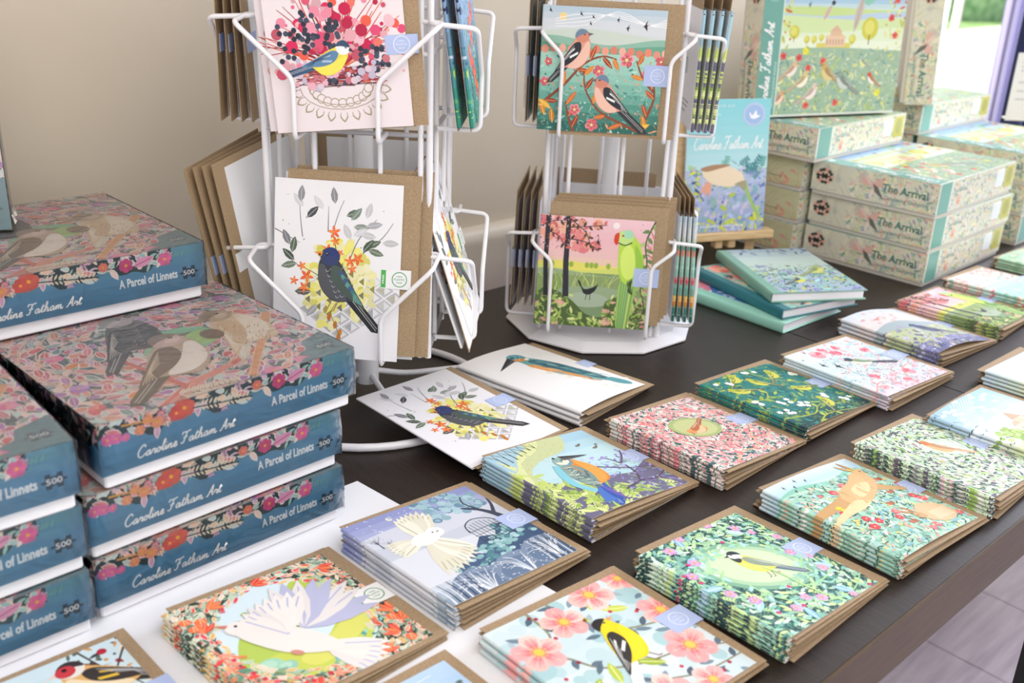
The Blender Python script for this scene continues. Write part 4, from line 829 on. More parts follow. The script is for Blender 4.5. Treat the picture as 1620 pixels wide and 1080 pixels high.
def art_linnets_top():
    A = Art(1, 1, 41); R = A.R
    A.rect(0, 0, 1, 1, '4f6c74'); sw = (.45, .45)
    A.foliage(40, ['8fbcb8', 'a4ccc4', 'c8b4cc', 'e8d0c8'], 1.0, None, sw, ('dash', 'scroll', 'leaf'), aspect=.25)
    A.foliage(26, LIN, 1.15, None, sw, ('leaf', 'leaf', 'bud', 'leaf'), edge='f6e6e0', vein='f6e6e0')
    A.foliage(18, ['d0708c', 'e08498', 'b87cc0', 'e8a080', 'd86c74', '6fa4a4'], .95, None, sw, ('leaf', 'bud'), edge='f8ece6', vein='f8dcd4')
    for r in (.5, .44): A.line([(.5 + r * cos(1.6 + t * .22), .55 + r * .9 * sin(1.6 + t * .22)) for t in range(14)], .008, 'ecd0b8')
    for (x, y, r) in ((.12, .6, .035), (.08, .3, .035), (.3, .9, .035), (.5, .93, .03), (.7, .85, .04), (.9, .8, .035), (.92, .36, .035), (.8, .03, .04), (.66, .01, .04), (.28, .2, .03), (.06, .12, .03), (.88, .6, .03), (.6, .75, .03)): A.flower(x, y, r, R.choice((['ec84b0', 'f0a0c0'], ['e4747c', 'ee9494'], ['c08cd0', 'd0a4dc'])), 'f4c078', 6)
    for (x, y) in ((.14, .5), (.2, .14), (.42, .86), (.86, .5), (.1, .72)): A.ell(x, y, .035, .022, .5, 'f8e4d8', 10); A.ell(x, y, .03, .017, .5, A.c(['ec9c5c', 'e0707c']), 10)
    A.curve([(.18, -.06), (.3, .03), (.4, .1), (.58, .16), (.76, .25)], .075, 'f4c4b4', .02); A.curve([(.18, -.06), (.3, .03), (.4, .1), (.58, .16), (.76, .25)], .062, 'de7c70', .014)
    for q in range(4): A.curve([(.16 + q * .014, -.06 + q * .004), (.29 + q * .012, .03), (.4, .085 + q * .01), (.58, .155 + q * .005)], .004, 'f4bcac')
    A.curve([(.36, .1), (.32, .3), (.29, .48), (.34, .56)], .026, 'de7c70', .012)
    A.curve([(.96, .54), (.84, .36), (.7, .18), (.58, .02)], .044, 'f4d4b4', .03); A.curve([(.96, .54), (.84, .36), (.7, .18), (.58, .02)], .034, 'e6ac7c', .022)
    A.ell(.56, .48, .14, .12, .3, '94d0ac', 20); A.ell(.63, .46, .08, .07, .3, 'b4d68c', 16); A.ell(.48, .42, .1, .09, 0, 'a4d8b4', 14)
    dk = dict(legs=None, beak='8a7a6c')
    A.bird(.37, .62, .52, .42, True, body='66686c', belly='5c5e62', head='c4bebc', cap='a09c9a', wing='54585c', tail='5c5e62', fat=1.6, tl=.8, lines='c8c4bc', scales='b4b0a8', **dk)
    A.bird(.39, .33, .56, .24, True, body='ccb8a4', belly='f8f0e8', head='dcc4bc', cap='9c8c80', cheek='eed8d0', wing='86745f', tail='746857', fat=1.5, tl=.85, lines='e0d0b8', **dk)
    dk['beak'] = 'b09c88'; dk['beakl'] = 0
    A.bird(.73, .42, .54, .58, True, body='e8d4b8', belly='f6ecdc', head='c8b49c', cap='a08c78', cheek='e0d0c0', wing='e0c8a8', tail='e4dccc', fat=1.7, tl=.6, lines='f8f0e4', **dk)
    A.poly([(.72, .64), (.63, .6), (.72, .59)], 'b8a48c'); A.ell(.67, .46, .045, .055, 0, '8a7460', 12)
    for i in range(40): x, y = R.uniform(.72, .86), R.uniform(.28, .52); A.line([(x, y), (x - .012, y - .02)], .004, 'cfa478')
    A.curve([(.3, .025), (.42, .0), (.54, -.01)], .006, '26363c')
    for i in range(11): A.leaf(.31 + i * .021, .035 - i * .003, .9 + .05 * i, .055, .018, 'f2e6d4', 'b09880'); A.leaf(.31 + i * .021, .035 - i * .003, -.9, .045, .016, 'f2e6d4')
    A.poly([(.86, 0), (1, 0), (1, .22), (.88, .17), (.86, .1), (.8, .07)], '6b929c'); A.poly([(.76, .0), (.9, 0), (.9, .04), (.8, .03)], '6b929c')
    puzzle_piece(A, .93, .09, .044, '4a626e', '500', 'c8d8de')
    return A
def art_linnets_front():
    A = Art(1, .19, 42); R = A.R; H = .19
    A.bands(0, H, ['4f82a4', '5a90b4', '6297ac'], 5)
    y0 = .125
    def top(x): return y0 + .018 * sin(x * 21) + .012 * sin(x * 47 + 1)
    n = 36; A.poly([(i / n * .86, top(i / n)) for i in range(n + 1)] + [(.86, H), (0, H)], '2c4650')
    A.foliage(36, LIN, 1.2, lambda x, y: x < .85 and y > top(x) + .008, None, ('leaf', 'bud', 'leaf', 'sprig'), edge='f6e8e0'); A.foliage(30, ['1e2e38', 'a4ccc4', 'e8d8c8'], .7, lambda x, y: x < .85 and y > top(x) + .01, None, ('dash', 'leaf'))
    for (x, y, r, c) in ((.83, .147, .03, 'e070a4'), (.03, .13, .022, 'e078b0'), (.06, .125, .02, 'e078b0'), (.09, .12, .016, 'e078b0'), (.3, .16, .04, 'd86a5c'), (.27, .15, .03, 'd8605c'), (.67, .15, .03, 'c84c84'), (.14, .13, .02, 'e8a080'), (.2, .14, .022, 'e8a080'), (.17, .16, .02, 'e8a080'), (.58, .16, .02, 'e08070')): A.flower(x, y, r, [c], 'f0b848', 6)
    A.leaf(.7, .14, .3, .09, .04, 'e4a4c4', 'b85c90')
    for i in range(12): A.leaf(.36 + i * .016, .15 - .002 * i, 1.0, .026, .008, 'ece0cc'); A.leaf(.36 + i * .016, .15 - .002 * i, -1.0, .026, .008, 'ece0cc')
    A.curve([(.33, .15), (.46, .135), (.56, .125)], .004, '1c2c34'); A.curve([(.08, .165), (.16, .155), (.22, .14)], .008, 'e0a860', .004)
    for q in (.0, .012, .03): A.leaf(.87 + q, .145, 1.2, .03, .008, '6fa8a8')
    script(A, 'Caroline Fatham Art', .12, .03, .36, 'f2f4f6', hk=1.0, wk=.3)
    text(A, 'A Parcel of Linnets', .635, .058, .036, 'f0f3f5', width=.245, bold=.03)
    puzzle_piece(A, .93, .07, .038, '2b4356', '500')
    return A
def art_linnets_side(dark=True):
    A = Art(1, .19, 43)
    A.rect(0, 0, 1, .19, '5088aa'); A.poly([(0, .19), (1, .19), (1, .11)] + [(1 - i / 30, .1 + .012 * sin(i * 1.9)) for i in range(31)], '2c3c48')
    A.foliage(34, LIN, 1.1, lambda x, y: y > .115, None, ('leaf', 'bud', 'dash')); return A
ARR = ['86b09c', 'c0d09c', 'e0bcaa', 'a8b8b8', 'd8dcb4', '94ac98', 'e8a890', 'a8a4b4', 'ece4b0', 'f0e0dc']
TEALA = '6fa79a'
def arr_ground(A, n=30, **k):
    A.foliage(n, ARR, 1.25, kinds=('leaf', 'dash', 'leaf', 'scroll'), **k); A.foliage(n * .7, ['8a9c98', 'e08c80', 'f0e8d8', 'c8c060'], .6, kinds=('dash', 'dot'), **k)
def art_arrival_top():
    A = Art(1, .75, 51); R = A.R
    A.bands(.5, .75, ['cfdcb0', 'd4e4c8', 'c8dcd8', '9cc0dc', '8fb4dc', 'a8c8e8'], 10)
    A.hill(.6, .01, 'c4d890', 0, .8, .5); A.hill(.57, .012, 'b8cce0', 2, 1, .5); A.hill(.55, .012, 'cfe0a8', 1, .9, .4); A.hill(.48, .014, 'dbe8c8', 3, .8, .3); A.hill(.43, .012, 'e4ecd4', 0, .9, .3)
    for (x, y, r) in ((.22, .47, .035), (.31, .43, .02), (.36, .43, .02), (.41, .44, .018), (.55, .44, .018), (.63, .43, .025), (.75, .49, .06)): A.ell(x, y, r, r * 1.1, 0, 'ccc84c', 12); A.ell(x - .004, y + .005, r * .6, r * .7, 0, 'dcd870', 10); A.line([(x, y - r * 1.5), (x, y - r * .6)], r * .12, '7c6a40')
    A.rect(.38, .38, .62, .41, 'd8cc64'); A.rect(.44, .39, .58, .45, 'e4c4a4'); A.rect(.47, .45, .55, .475, 'dcb898'); A.poly([(.47, .475), (.55, .475), (.51, .51)], 'd8b094')
    for i in range(6): A.rect(.45 + i * .021, .4, .458 + i * .021, .43, 'b89480')
    A.hill(.37, .015, '9cb8a0', 0, .6, 0)
    A.foliage(34, ['b8c878', 'd8d888', '8cac9c', 'c4d4b8', 'a8bc60', '7fa094', 'e0e0a0'], 1.0, lambda x, y: y < .37, None, ('leaf', 'dash', 'scroll', 'leaf')); A.foliage(24, ['4c6c64', 'e8e4d0'], .5, lambda x, y: y < .35, None, ('dash', 'dot'))
    A.foliage(30, ['b8c060', 'd8d470', 'c86850', 'dcdc98'], 1.0, lambda x, y: (x > .86 or x < .2) and y > .4, None, ('leaf', 'dot'))
    for (x, y) in ((.16, .34), (.27, .33), (.34, .27), (.44, .31), (.17, .1), (.35, .06), (.56, .07), (.94, .45), (.93, .65), (.9, .55)): A.flower(x, y, .022, ['d84848', 'e06058'], '803028', 5)
    A.flower(.31, .365, .022, ['e8e040'], 'd8c020', 5); A.flower(.86, .12, .022, ['e8e040'], 'd8c020', 5)
    for (x, y, s, f, b, c) in ((.21, .26, .14, True, 'e0b898', 'f0e4d8'), (.29, .2, .15, True, 'd8c490', 'f4ecd8'), (.36, .13, .15, True, 'dcc8b8', 'f0e4dc'), (.14, .1, .13, True, 'd8a884', 'f0d8c4'), (.5, .24, .17, False, 'c8a868', 'dcc890'), (.62, .19, .18, False, '8ca098', 'c8d0c8'), (.82, .2, .11, False, 'c88c60', 'f0e8dc'), (.74, .3, .1, False, 'a8c0b0', 'e4e490')): A.bird(x, y, s, 0, f, body=b, belly=c, wing=mixc(b, '605040', .4), legs=None, head=b if x < .8 else 'd84c2c')
    for (x, y, r) in ((.36, .68, .03), (.48, .69, .02), (.58, .68, .03), (.3, .62, .025)): A.swallow(x, y, r, .2, '586878')
    A.leaf(.68, .68, 4.5, .22, .05, 'c4b8ac', '988c84'); A.poly(smooth([(.66, .7), (.7, .72), (.78, .7), (.76, .64), (.7, .62)], True, 3), '8cc4b0'); A.line([(.76, .68), (.86, .66)], .02, '30383c', .006); A.ell(.67, .7, .018, None, 0, 'b84850', 8)
    A.leaf(.46, .62, 4.2, .1, .03, 'd0b8a8', 'a08c80'); A.ell(.47, .63, .014, None, 0, '303030', 8)
    A.rect(0, 0, .13, .75, TEALA); A.rect(.13, 0, .137, .75, 'dfe8e0'); A.rect(0, 0, 1, .012, 'dfe4dc')
    A.floor = max([p[2] for p in A.P])
    script(A, 'Caroline Fatham Art', .078, .04, .48, 'f4f6f4', rot=pi / 2, hk=1.25, wk=.32)
    text(A, '1000-PIECE JIGSAW PUZZLE', .117, .05, .012, 'cfe4dc', width=.26, rot=pi / 2)
    A.ell(.065, .68, .05, None, 0, '82b8ac', 18); puzzle_piece(A, .065, .68, .032, 'f4f6f4', None, rot=.4)
    return A
def art_arrival_end():
    A = Art(1, .23, 52); R = A.R
    A.rect(0, 0, 1, .23, 'd8d6c4'); arr_ground(A, 34, x0=.34); A.foliage(12, ['e4e0c8', 'ccd0a8', 'c8c8bc'], 1.2, kinds=('bud', 'dash'), x1=.36)
    for i in range(9): A.line([(R.uniform(0, .34), 0), (R.uniform(0, .34), .23)], .003, 'c4c4b0')
    A.floor = max([p[2] for p in A.P])
    for i in range(14): a = i * .45; A.ell(.105 + .058 * cos(a), .12 + .05 * sin(a), .016, .014, 0, '3a3a38' if i % 3 else 'e8a090', 7)
    A.ell(.105, .12, .045, .036, 0, 'e4c4b4', 12); puzzle_piece(A, .105, .12, .034, '1c1c1c'); A.rect(.06, .113, .15, .127, '2a2a28')
    A.poly(smooth([(.4, .2), (.44, .16), (.5, .15), (.56, .18), (.58, .14), (.52, .1), (.47, .12), (.42, .12)], True, 3), 'ddb4a8'); A.poly([(.5, .14), (.54, .12), (.6, .03), (.52, .08)], '6a6c68'); A.leaf(.43, .2, -.9, .1, .03, 'e8c8bc')
    text(A, 'The Arrival', .575, .098, .062, '457a6c', width=.35, bold=.02); text(A, 'Canopying Gathering', .6, .04, .032, '6f9490', width=.34)
    return A
def art_arrival_back():
    A = Art(1, .23, 53)
    A.bands(0, .23, ['ccc8a0', 'd0cfae', 'cac8a4'], 4); arr_ground(A, 20, x1=.16); A.foliage(20, ['e0a494', 'd89480', 'd8d0b0'], .9, None, kinds=('leaf', 'dash'), x0=.7, y1=.06)
    for i in range(12): A.line([(A.R.uniform(.2, 1), 0), (A.R.uniform(.2, 1), .23)], .003, 'bcb890')
    A.line([(.35, .06), (.82, .06)], .006, '8a8c70'); A.line([(.2, .2), (.28, .02)], .004, 'b0b088'); return A
def art_arrival_long():
    A = Art(1, .175, 54)
    A.rect(0, 0, 1, .175, 'dadbc8'); arr_ground(A, 44, x0=.13); A.rect(0, 0, .012, .175, 'e4e8e0')
    A.floor = max([p[2] for p in A.P]); A.rect(.012, 0, .14, .175, TEALA); A.rect(.14, 0, .15, .175, 'e4e6da')
    text(A, 'The Arrival', .17, .1, .03, '8fb0a4', width=.17); A.ell(.26, .04, .018, None, 0, 'e89484', 8)
    A.rect(.74, .05, .84, .155, 'eef0f2'); A.rect(.86, .03, .98, .16, 'c4bc58'); A.ell(.92, .1, .04, .05, 0, 'a8a858', 10)
    for i in range(6): A.line([(.75, .065 + i * .014), (.83, .065 + i * .014)], .004, 'c4ccd4')
    return A
def art_board():
    A = Art(1, 1.55, 55); R = A.R
    A.bands(.72, 1.55, ['bfe3ea', '9fdbe2', '8fd6df'], 8); A.bands(0, .74, ['9aaad0', 'a9b4d8', 'b8c4e0'], 5)
    A.foliage(16, ['5fa8a0', '7cbcb0', '4c8c94', 'a8d090'], 1.5, lambda x, y: .7 < y < .8, None, ('dash', 'sprig'))
    A.foliage(18, ['8a98cc', '7fb0b8', 'b8c8e8', 'c8d86c', '5a78b0', '8fb8a8', 'd8c8e0'], 1.1, lambda x, y: y < .72, None, ('leaf', 'sprig', 'dash', 'dot'))
    A.foliage(13, ['d8dc50', 'c4cc48', '3c5c8c'], 1.0, lambda x, y: y < .16 or (x < .2 and y < .7), None, ('leaf', 'dot'))
    A.vine([(.5, .05), (.52, .25), (.55, .45)], .014, 'a8b850', ['b8cc54', 'c8d870'], .12, 3); A.curve([(.72, .6), (.8, .4), (.88, .25), (.95, .15)], .05, 'a0c46c', .03)
    for a in (-2.2, -1.9, -1.6): A.leaf(.3, .62, a, .2, .05, 'e8a890')
    A.poly(smooth([(.2, .72), (.3, .78), (.5, .78), (.68, .7), (.72, .58), (.6, .54), (.4, .55), (.26, .62)], True, 3), 'f0dcc0'); A.poly(smooth([(.18, .76), (.35, .8), (.55, .79), (.4, .75), (.25, .72)], True, 3), 'b08868'); A.poly(smooth([(.6, .56), (.74, .6), (.74, .48), (.66, .54)], True, 3), 'a8a080')
    A.floor = max([p[2] for p in A.P])
    script(A, 'Caroline Fatham Art', .08, .98, .84, 'f6fbfc', hk=1.6, wk=.3)
    A.ell(.8, 1.37, .14, None, 0, 'b9cfec', 24); A.ell(.8, 1.37, .11, None, 0, 'a4c0e8', 24); A.poly(smooth([(.74, 1.4), (.78, 1.36), (.82, 1.42), (.84, 1.36), (.88, 1.36), (.82, 1.32), (.76, 1.33)], True, 3), 'f4f8fc')
    text(A, 'Greeting cards and', .1, 1.46, .04, 'cdeef2', width=.45); text(A, 'gifts', .32, 1.36, .035, 'cdeef2'); text(A, 'A beautiful collection', .14, .06, .03, 'eef2f8', width=.6)
    A.rect(.0, .06, .14, .26, 'eef0f2'); A.rect(.02, .08, .12, .24, 'dfe3e6')
    return A
def art_note(kind):
    A = Art(1, 1.35, 60 + kind); R = A.R
    if kind == 0:
        A.bands(0, 1.35, ['a8b8d4', 'a8c8c4', 'c4dcd0', 'c8dcd8', 'a8c0cc'], 10); A.foliage(15, ['8c94c8', 'a4acd8', '6fa8a4', 'b8ccd8', 'c8d070', '8cc0b8'], 1.2, lambda x, y: y < .85 - .2 * sin(x * 3), None, ('leaf', 'leaf', 'sprig', 'dot')); A.foliage(15, ['26303c', '2c3c48'], .8, lambda x, y: y < .8, None, ('leaf', 'dash', 'dot'), aspect=.25)
        A.bird(.35, .35, .34, 0, True, body='d8d848', belly='e0e060', wing='4c6070', head='c8d0a0', legs=None); A.bird(.7, .62, .4, 0, True, body='c8cc58', belly='d8dc80', wing='8aa070', head='b0c090', legs=None); A.foliage(10, ['7080b0', '404c74'], .8, lambda x, y: y > 1.15, None, ('leaf', 'dash'))
        for P in ([(.5, 0), (.55, .2), (.5, .4)], [(.55, .15), (.7, .25), (.8, .4)]): A.vine(P, .02, 'a8d0d0', ['8cc4c8', 'a8dcdc'], .12, 2)
    elif kind == 1:
        A.rect(0, 0, 1, 1.35, '8cc0b4'); A.foliage(15, ['5a7c80', 'a8ccc4', '3c5860', 'e8d0b8', 'f0a898'], 1.2, None, None, ('leaf', 'sprig', 'dash'))
        for (x, y, r) in ((.15, 1.2, .13), (.4, 1.1, .12), (.2, .9, .1), (.7, 1.2, .12), (.3, .6, .11), (.1, .3, .1)): A.flower(x, y, r, ['ee8478', 'f4a498', 'e86858'], 'f0c068', 5)
    else:
        A.rect(0, 0, 1, 1.35, '4a78b8'); A.foliage(11, ['e8eef8', 'f4f4fc', 'b4c4e4'], 1.3, None, None, ('leaf', 'bud')); A.foliage(9, ['ec88a8', 'f4a8b8'], 1.2, lambda x, y: y > 1.0, None, ('bud',))
        for (x, y, r) in ((.15, 1.2, .14), (.45, 1.05, .14), (.8, .9, .12)): A.flower(x, y, r, ['f090ac', 'e87898'], 'd8e070', 6); A.leaf(x + .1, y, .6, .16, .07, '5c9c54')
        A.foliage(9, ['f08040', 'e86838'], 1.0, lambda x, y: y < .2, None, ('bud',)); A.rect(0, 0, .06, 1.35, '9fd8c4'); A.rect(0, 0, 1, .05, '9fd8c4')
    return A

# ------------------------------------------------------------------ greeting cards
ARTF = dict(owl=art_owl, gold=art_goldfinch, tit=art_tit, hare=art_hare, king=art_kingfisher, wren=art_wren, green=art_greenfinch, swal=art_swallow, dove=art_dove, robin=art_robin, house=art_house, yell=art_meadow, lilac=art_lilac, park=art_parakeet, chaf=art_chaffinch, teal=art_teal, mint=art_mint, wking=art_whitefisher, bb=art_blackbird, face=art_redface, pebb=art_pebbles, btit=art_bluetit, popp=art_poppies)
_art = {}
def get_art(k):
    if k not in _art: _art[k] = ARTF[k]()
    return _art[k]
BACK = 'eeeef0'
def card_mesh(kind, w, ts, to, bulge=0.0, strips=1):
    """a folded card lying on its back leaf: spine along x=0, front leaf from height ts at the spine to height to at the open edge"""
    A, sp, _n = get_art(kind); h = w * A.H / A.W; B = MB(); th = 0.0003; R = random.Random(len(kind) + 5)
    tf = ts * .82
    f = lambda u: tf + (to - tf) * u + bulge * sin(pi * u) * (.4 + .6 * (1 - u))
    K = max(strips, 1)
    B.box(0, .0, 0, w - .004, h, th, BACK)
    zb = -2e-5                                                # small grey mark and lines printed on the back
    B.face([(w * .5 + w * .075 * cos(-q * .45), h * .5 + w * .075 * sin(-q * .45), zb) for q in range(14)], 'a4b4bc')
    B.face([(w * .5 + w * .06 * cos(-q * .45), h * .5 + w * .06 * sin(-q * .45), zb * 1.6) for q in range(14)], 'c4ccd2')
    for q, m in ((.2, .5), (.16, .42), (.11, .24)): B.face([(w * (.5 - m / 2), h * q, zb), (w * (.5 - m / 2), h * (q + .014), zb), (w * (.5 + m / 2), h * (q + .014), zb), (w * (.5 + m / 2), h * q, zb)], '9ea2a8')
    for k in range(K):                                        # front leaf
        u0, u1 = k / K, (k + 1) / K
        a, b = f(u0), f(u1)
        B.face([(w * u0, 0, a), (w * u1, 0, b), (w * u1, h, b), (w * u0, h, a)], BACK)
        B.face([(w * u0, 0, a - th), (w * u0, h, a - th), (w * u1, h, b - th), (w * u1, 0, b - th)], BACK)
        B.face([(w * u0, 0, a - th), (w * u1, 0, b - th), (w * u1, 0, b), (w * u0, 0, a)], BACK)
        B.face([(w * u0, h, a), (w * u1, h, b), (w * u1, h, b - th), (w * u0, h, a - th)], BACK)
    b = f(1); B.face([(w, 0, b - th), (w, h, b - th), (w, h, b), (w, 0, b)], BACK)
    n = 110 if len(sp) > 3 else 6                             # the printed spine
    rows = []
    for j in range(7):
        t = pi / 2 - pi * j / 6; px = -tf * .36 * cos(t) if t >= 0 else -tf * .36 + tf * 1.1 * (1 - cos(t)); rows.append([(px, h * i / n, tf * .5 + tf * .5 * sin(t) + (.0003 if j == 6 else 0)) for i in range(n + 1)])
    near = sorted([q for q in A.P if min(p[0] for p in q[0]) < .07], key=lambda q: -q[2])
    def ink(x, y):
        for pts, c, l in near:
            ins = False; m = len(pts)
            for a in range(m):
                (x1, y1), (x2, y2) = pts[a - 1], pts[a]
                if (y1 > y) != (y2 > y) and x < (x2 - x1) * (y - y1) / (y2 - y1) + x1: ins = not ins
            if ins: return c
        return C_(BACK)
    for i in range(n):
        for j in range(6):
            c = ink(.004 + .009 * (5 - j if j > 2 else j), (i + .5) / n * A.H)
            B.face([rows[j][i], rows[j + 1][i], rows[j + 1][i + 1], rows[j][i + 1]], c, False)
    A.mesh_to(B, lambda x, y, l: (x * w / A.W, y * h / A.H, f(x / A.W) + 1e-5 + l * DZ), strips)
    return B.mesh('folded_card', M_PRINT), h
def envelope_mesh(w, h):
    B = MB(); B.box(0, 0, 0, w, h, .0007); 
    B.face([(w * .02, h * .02, .00075), (w * .98, h * .02, .00075), (w * .5, h * .45, .00085)])
    B.face([(0, 0, -.0001), (0, h, -.0001), (w, h, -.0001), (w, 0, -.0001)])
    return B.mesh('envelope', M_KRAFT)
def band_mesh(w, h, zt, green=False, ext=.011):
    """the paper band stuck round the open edge of a card and its envelope"""
    B = MB(); bw, y0, y1 = w * .15, h * (.40 if h < w * 1.1 else .42), h * (.57 if h < w * 1.1 else .53)
    c = 'f1f2f3' if green else 'b4c4ea'; x0, x1 = w - bw, w + ext; z = zt + .0006
    A = Art(1, (y1 - y0) / (x1 - x0), 3)
    A.rect(0, 0, 1, A.H, c); k = '4c9c5c' if green else 'dfe7f8'
    cx, cy, r = (.62 if green else .5), A.H / 2, .26
    for q in ((r, k), (r - .03, c)): A.ell(cx, cy, q[0], None, 0, q[1], 22)
    if green:
        A.rect(0, .03, .16, A.H - .03, '4cb050'); text(A, 'FREE', .1, cy - .16, .06, 'ffffff', width=.3, rot=pi / 2)
    text(A, 'PLASTIC', cx, cy - .03, .07, k, width=.36, align='c'); text(A, '100%', cx, cy + .08, .05, k, width=.2, align='c'); text(A, 'FREE', cx, cy - .13, .05, k, width=.2, align='c')
    B.face([(x0, y0, z), (x1, y0, z), (x1, y1, z), (x0, y1, z)], c)
    A.mesh_to(B, flat_map((x0, y0, z), (1, 0, 0), (0, 1, 0), x1 - x0))
    B.face([(x1, y0, -.0002), (x1, y1, -.0002), (x1, y1, z), (x1, y0, z)], c); B.face([(x0, y0, -.0002), (x0, y1, -.0002), (x1, y1, -.0002), (x1, y0, -.0002)], c)
    return B.mesh('paper_band', M_PRINT)
ORD = ['topmost', 'second from the top', 'third from the top', 'fourth from the top', 'fifth from the top', 'sixth from the top', 'seventh from the top']
_cm = {}
def card_set(kind, w, ts, to, bulge, strips, green):
    key = (kind, w, ts, to, bulge, strips, green)
    if key not in _cm:
        me, h = card_mesh(kind, w, ts, to, bulge, strips)
        k2 = (w, round(h, 4), ts, to, green)
        if k2 not in _cm: _cm[k2] = (envelope_mesh(w + .006, h + (.012 if w > .14 else .004)), band_mesh(w, h, to if not bulge else to + .0002, green))
        _cm[key] = (me, h) + _cm[k2]
    return _cm[key]
def make_card(M, kind, label, group, w=.148, ts=.0044, to=.0016, bulge=0.0, strips=1, green=False, eo=None, band=True, env=True):
    me, h, em, bm = card_set(kind, w, ts, to, bulge, strips, green)
    t = empty('greeting_card', M, label, 'greeting card', group)
    link('folded_card', me, t)
    if env:
        e = link('envelope', em, t); eo = eo or (.004, -.003, 0); e.location = (eo[0], eo[1], .00055); e.rotation_euler = (0, 0, eo[2])
    if band:
        b = link('paper_band', bm, t)
        b['label'] = 'white paper band with green ring' if green else 'pale blue paper band'
    return t
def stack(kind, cx, cy, th, n, zs, ze, desc, w=.148, green=False, base=0.0, seed=0, topbulge=0.0, place='on the table', fan=1.0, lab=None):
    R = random.Random(seed + 77); A = get_art(kind)[0]; h = w * A.H / A.W
    ts, to = zs / n, ze / n    # pitch of the pile; the folds themselves are a little slimmer
    for k in range(n):
        top = k == n - 1
        a = math.asin(k * (ts - to) / w); rz = th - pi / 2 + R.uniform(-.012, .012) * fan
        jx, jy = (R.uniform(-.0015, .0015) * fan, R.uniform(-.0025, .0025) * fan) if not top else (0, 0)
        if top: rz = th - pi / 2
        off = Matrix.Rotation(rz, 3, 'Z') @ Vector((-w / 2 + jx, -h / 2 + jy, 0))
        M = pose((cx + off.x, cy + off.y, base + k * ts + .0002), rz, a)
        pos = ORD[n - 1 - k] if k or n == 1 else 'bottom one'
        label = '%s, %s of its stack' % (desc, pos)
        eo = (R.uniform(.003, .0065), R.uniform(-.0055, -.0005), R.uniform(-.014, .014))
        make_card(M, kind, label, '%s cards in one stack' % get_art(kind)[2], w, ts, to, topbulge if top else 0.0, 8 if (top and topbulge) else 1, green, eo, band=top or k % 2 == 0)

# ------------------------------------------------------------------ the room
WY = 1.19                                                   # back wall plane
def structure(name, B, mat):
    return tag(B.build(name, mat), kind='structure')
B = MB(); WX0, WX1, WZ0, WZ1 = 2.38, 4.1, 0.80, 2.1
B.box(-2.5, WY, 0, WX0, WY + .12, 2.6); B.box(WX1, WY, 0, 5.0, WY + .12, 2.6); B.box(WX0, WY, 0, WX1, WY + .12, WZ0); B.box(WX0, WY, WZ1, WX1, WY + .12, 2.6)
structure('wall_back', B, M_WALL)
M_FLOOR = noise_material('lilac_grey_floorboards', 'c2b6c4', 'd6ccd8', 7, 0.22, stretch=(1, 9, 1), detail=5)
B = MB()
for i in range(30):
    for j in range(5):
        B.face([(-2.5 + i * .25 + .001, -3.5 + j * 1.0 + (i % 3) * .3, 0), (-2.5 + (i + 1) * .25 - .001, -3.5 + j * 1.0 + (i % 3) * .3, 0), (-2.5 + (i + 1) * .25 - .001, -2.502 + j * 1.0 + (i % 3) * .3, 0), (-2.5 + i * .25 + .001, -2.502 + j * 1.0 + (i % 3) * .3, 0)])
B.face([(-2.5, -3.5, -.002), (5, -3.5, -.002), (5, WY, -.002), (-2.5, WY, -.002)])
structure('floor', B, M_FLOOR)
B = MB(); B.box(-2.5, -3.0, 2.6, 5, WY + .12, 2.7); structure('ceiling', B, M_CEIL)
B = MB(); rows = []
for x in (-2.5, WX0):
    rows.append([(x, WY, TZ + .075), (x, WY - .012, TZ + .074), (x, WY - .02, TZ + .066), (x, WY - .022, TZ + .052), (x, WY - .016, TZ + .03), (x, WY - .018, TZ - .12), (x, WY, TZ - .12)])
B.grid(rows[::-1]); structure('trim_1', B, M_TRIM)
B = MB(); B.box(-2.5, WY - .016, 0, 5.0, WY - .0005, .12, bev=.003); structure('baseboard_back', B, M_TRIM)
# window
B = MB()
for (x0, x1) in ((WX0, WX0 + .012), (2.478, 2.537), (3.30, 3.36), (WX1 - .05, WX1)): B.box(x0, WY - .01, WZ0, x1, WY + .09, WZ1, bev=.003)
B.box(WX0, WY - .01, WZ0, WX1, WY + .09, WZ0 + .05, bev=.003); B.box(WX0, WY - .01, WZ1 - .05, WX1, WY + .09, WZ1, bev=.003); B.box(2.66, WY + .02, WZ0, 2.672, WY + .04, WZ1)
wf = structure('window_1', B, M_FRAME)
B = MB(); B.box(WX0, WY + .05, WZ0, WX1, WY + .054, WZ1); g = B.build('pane', M_GLASS, wf)
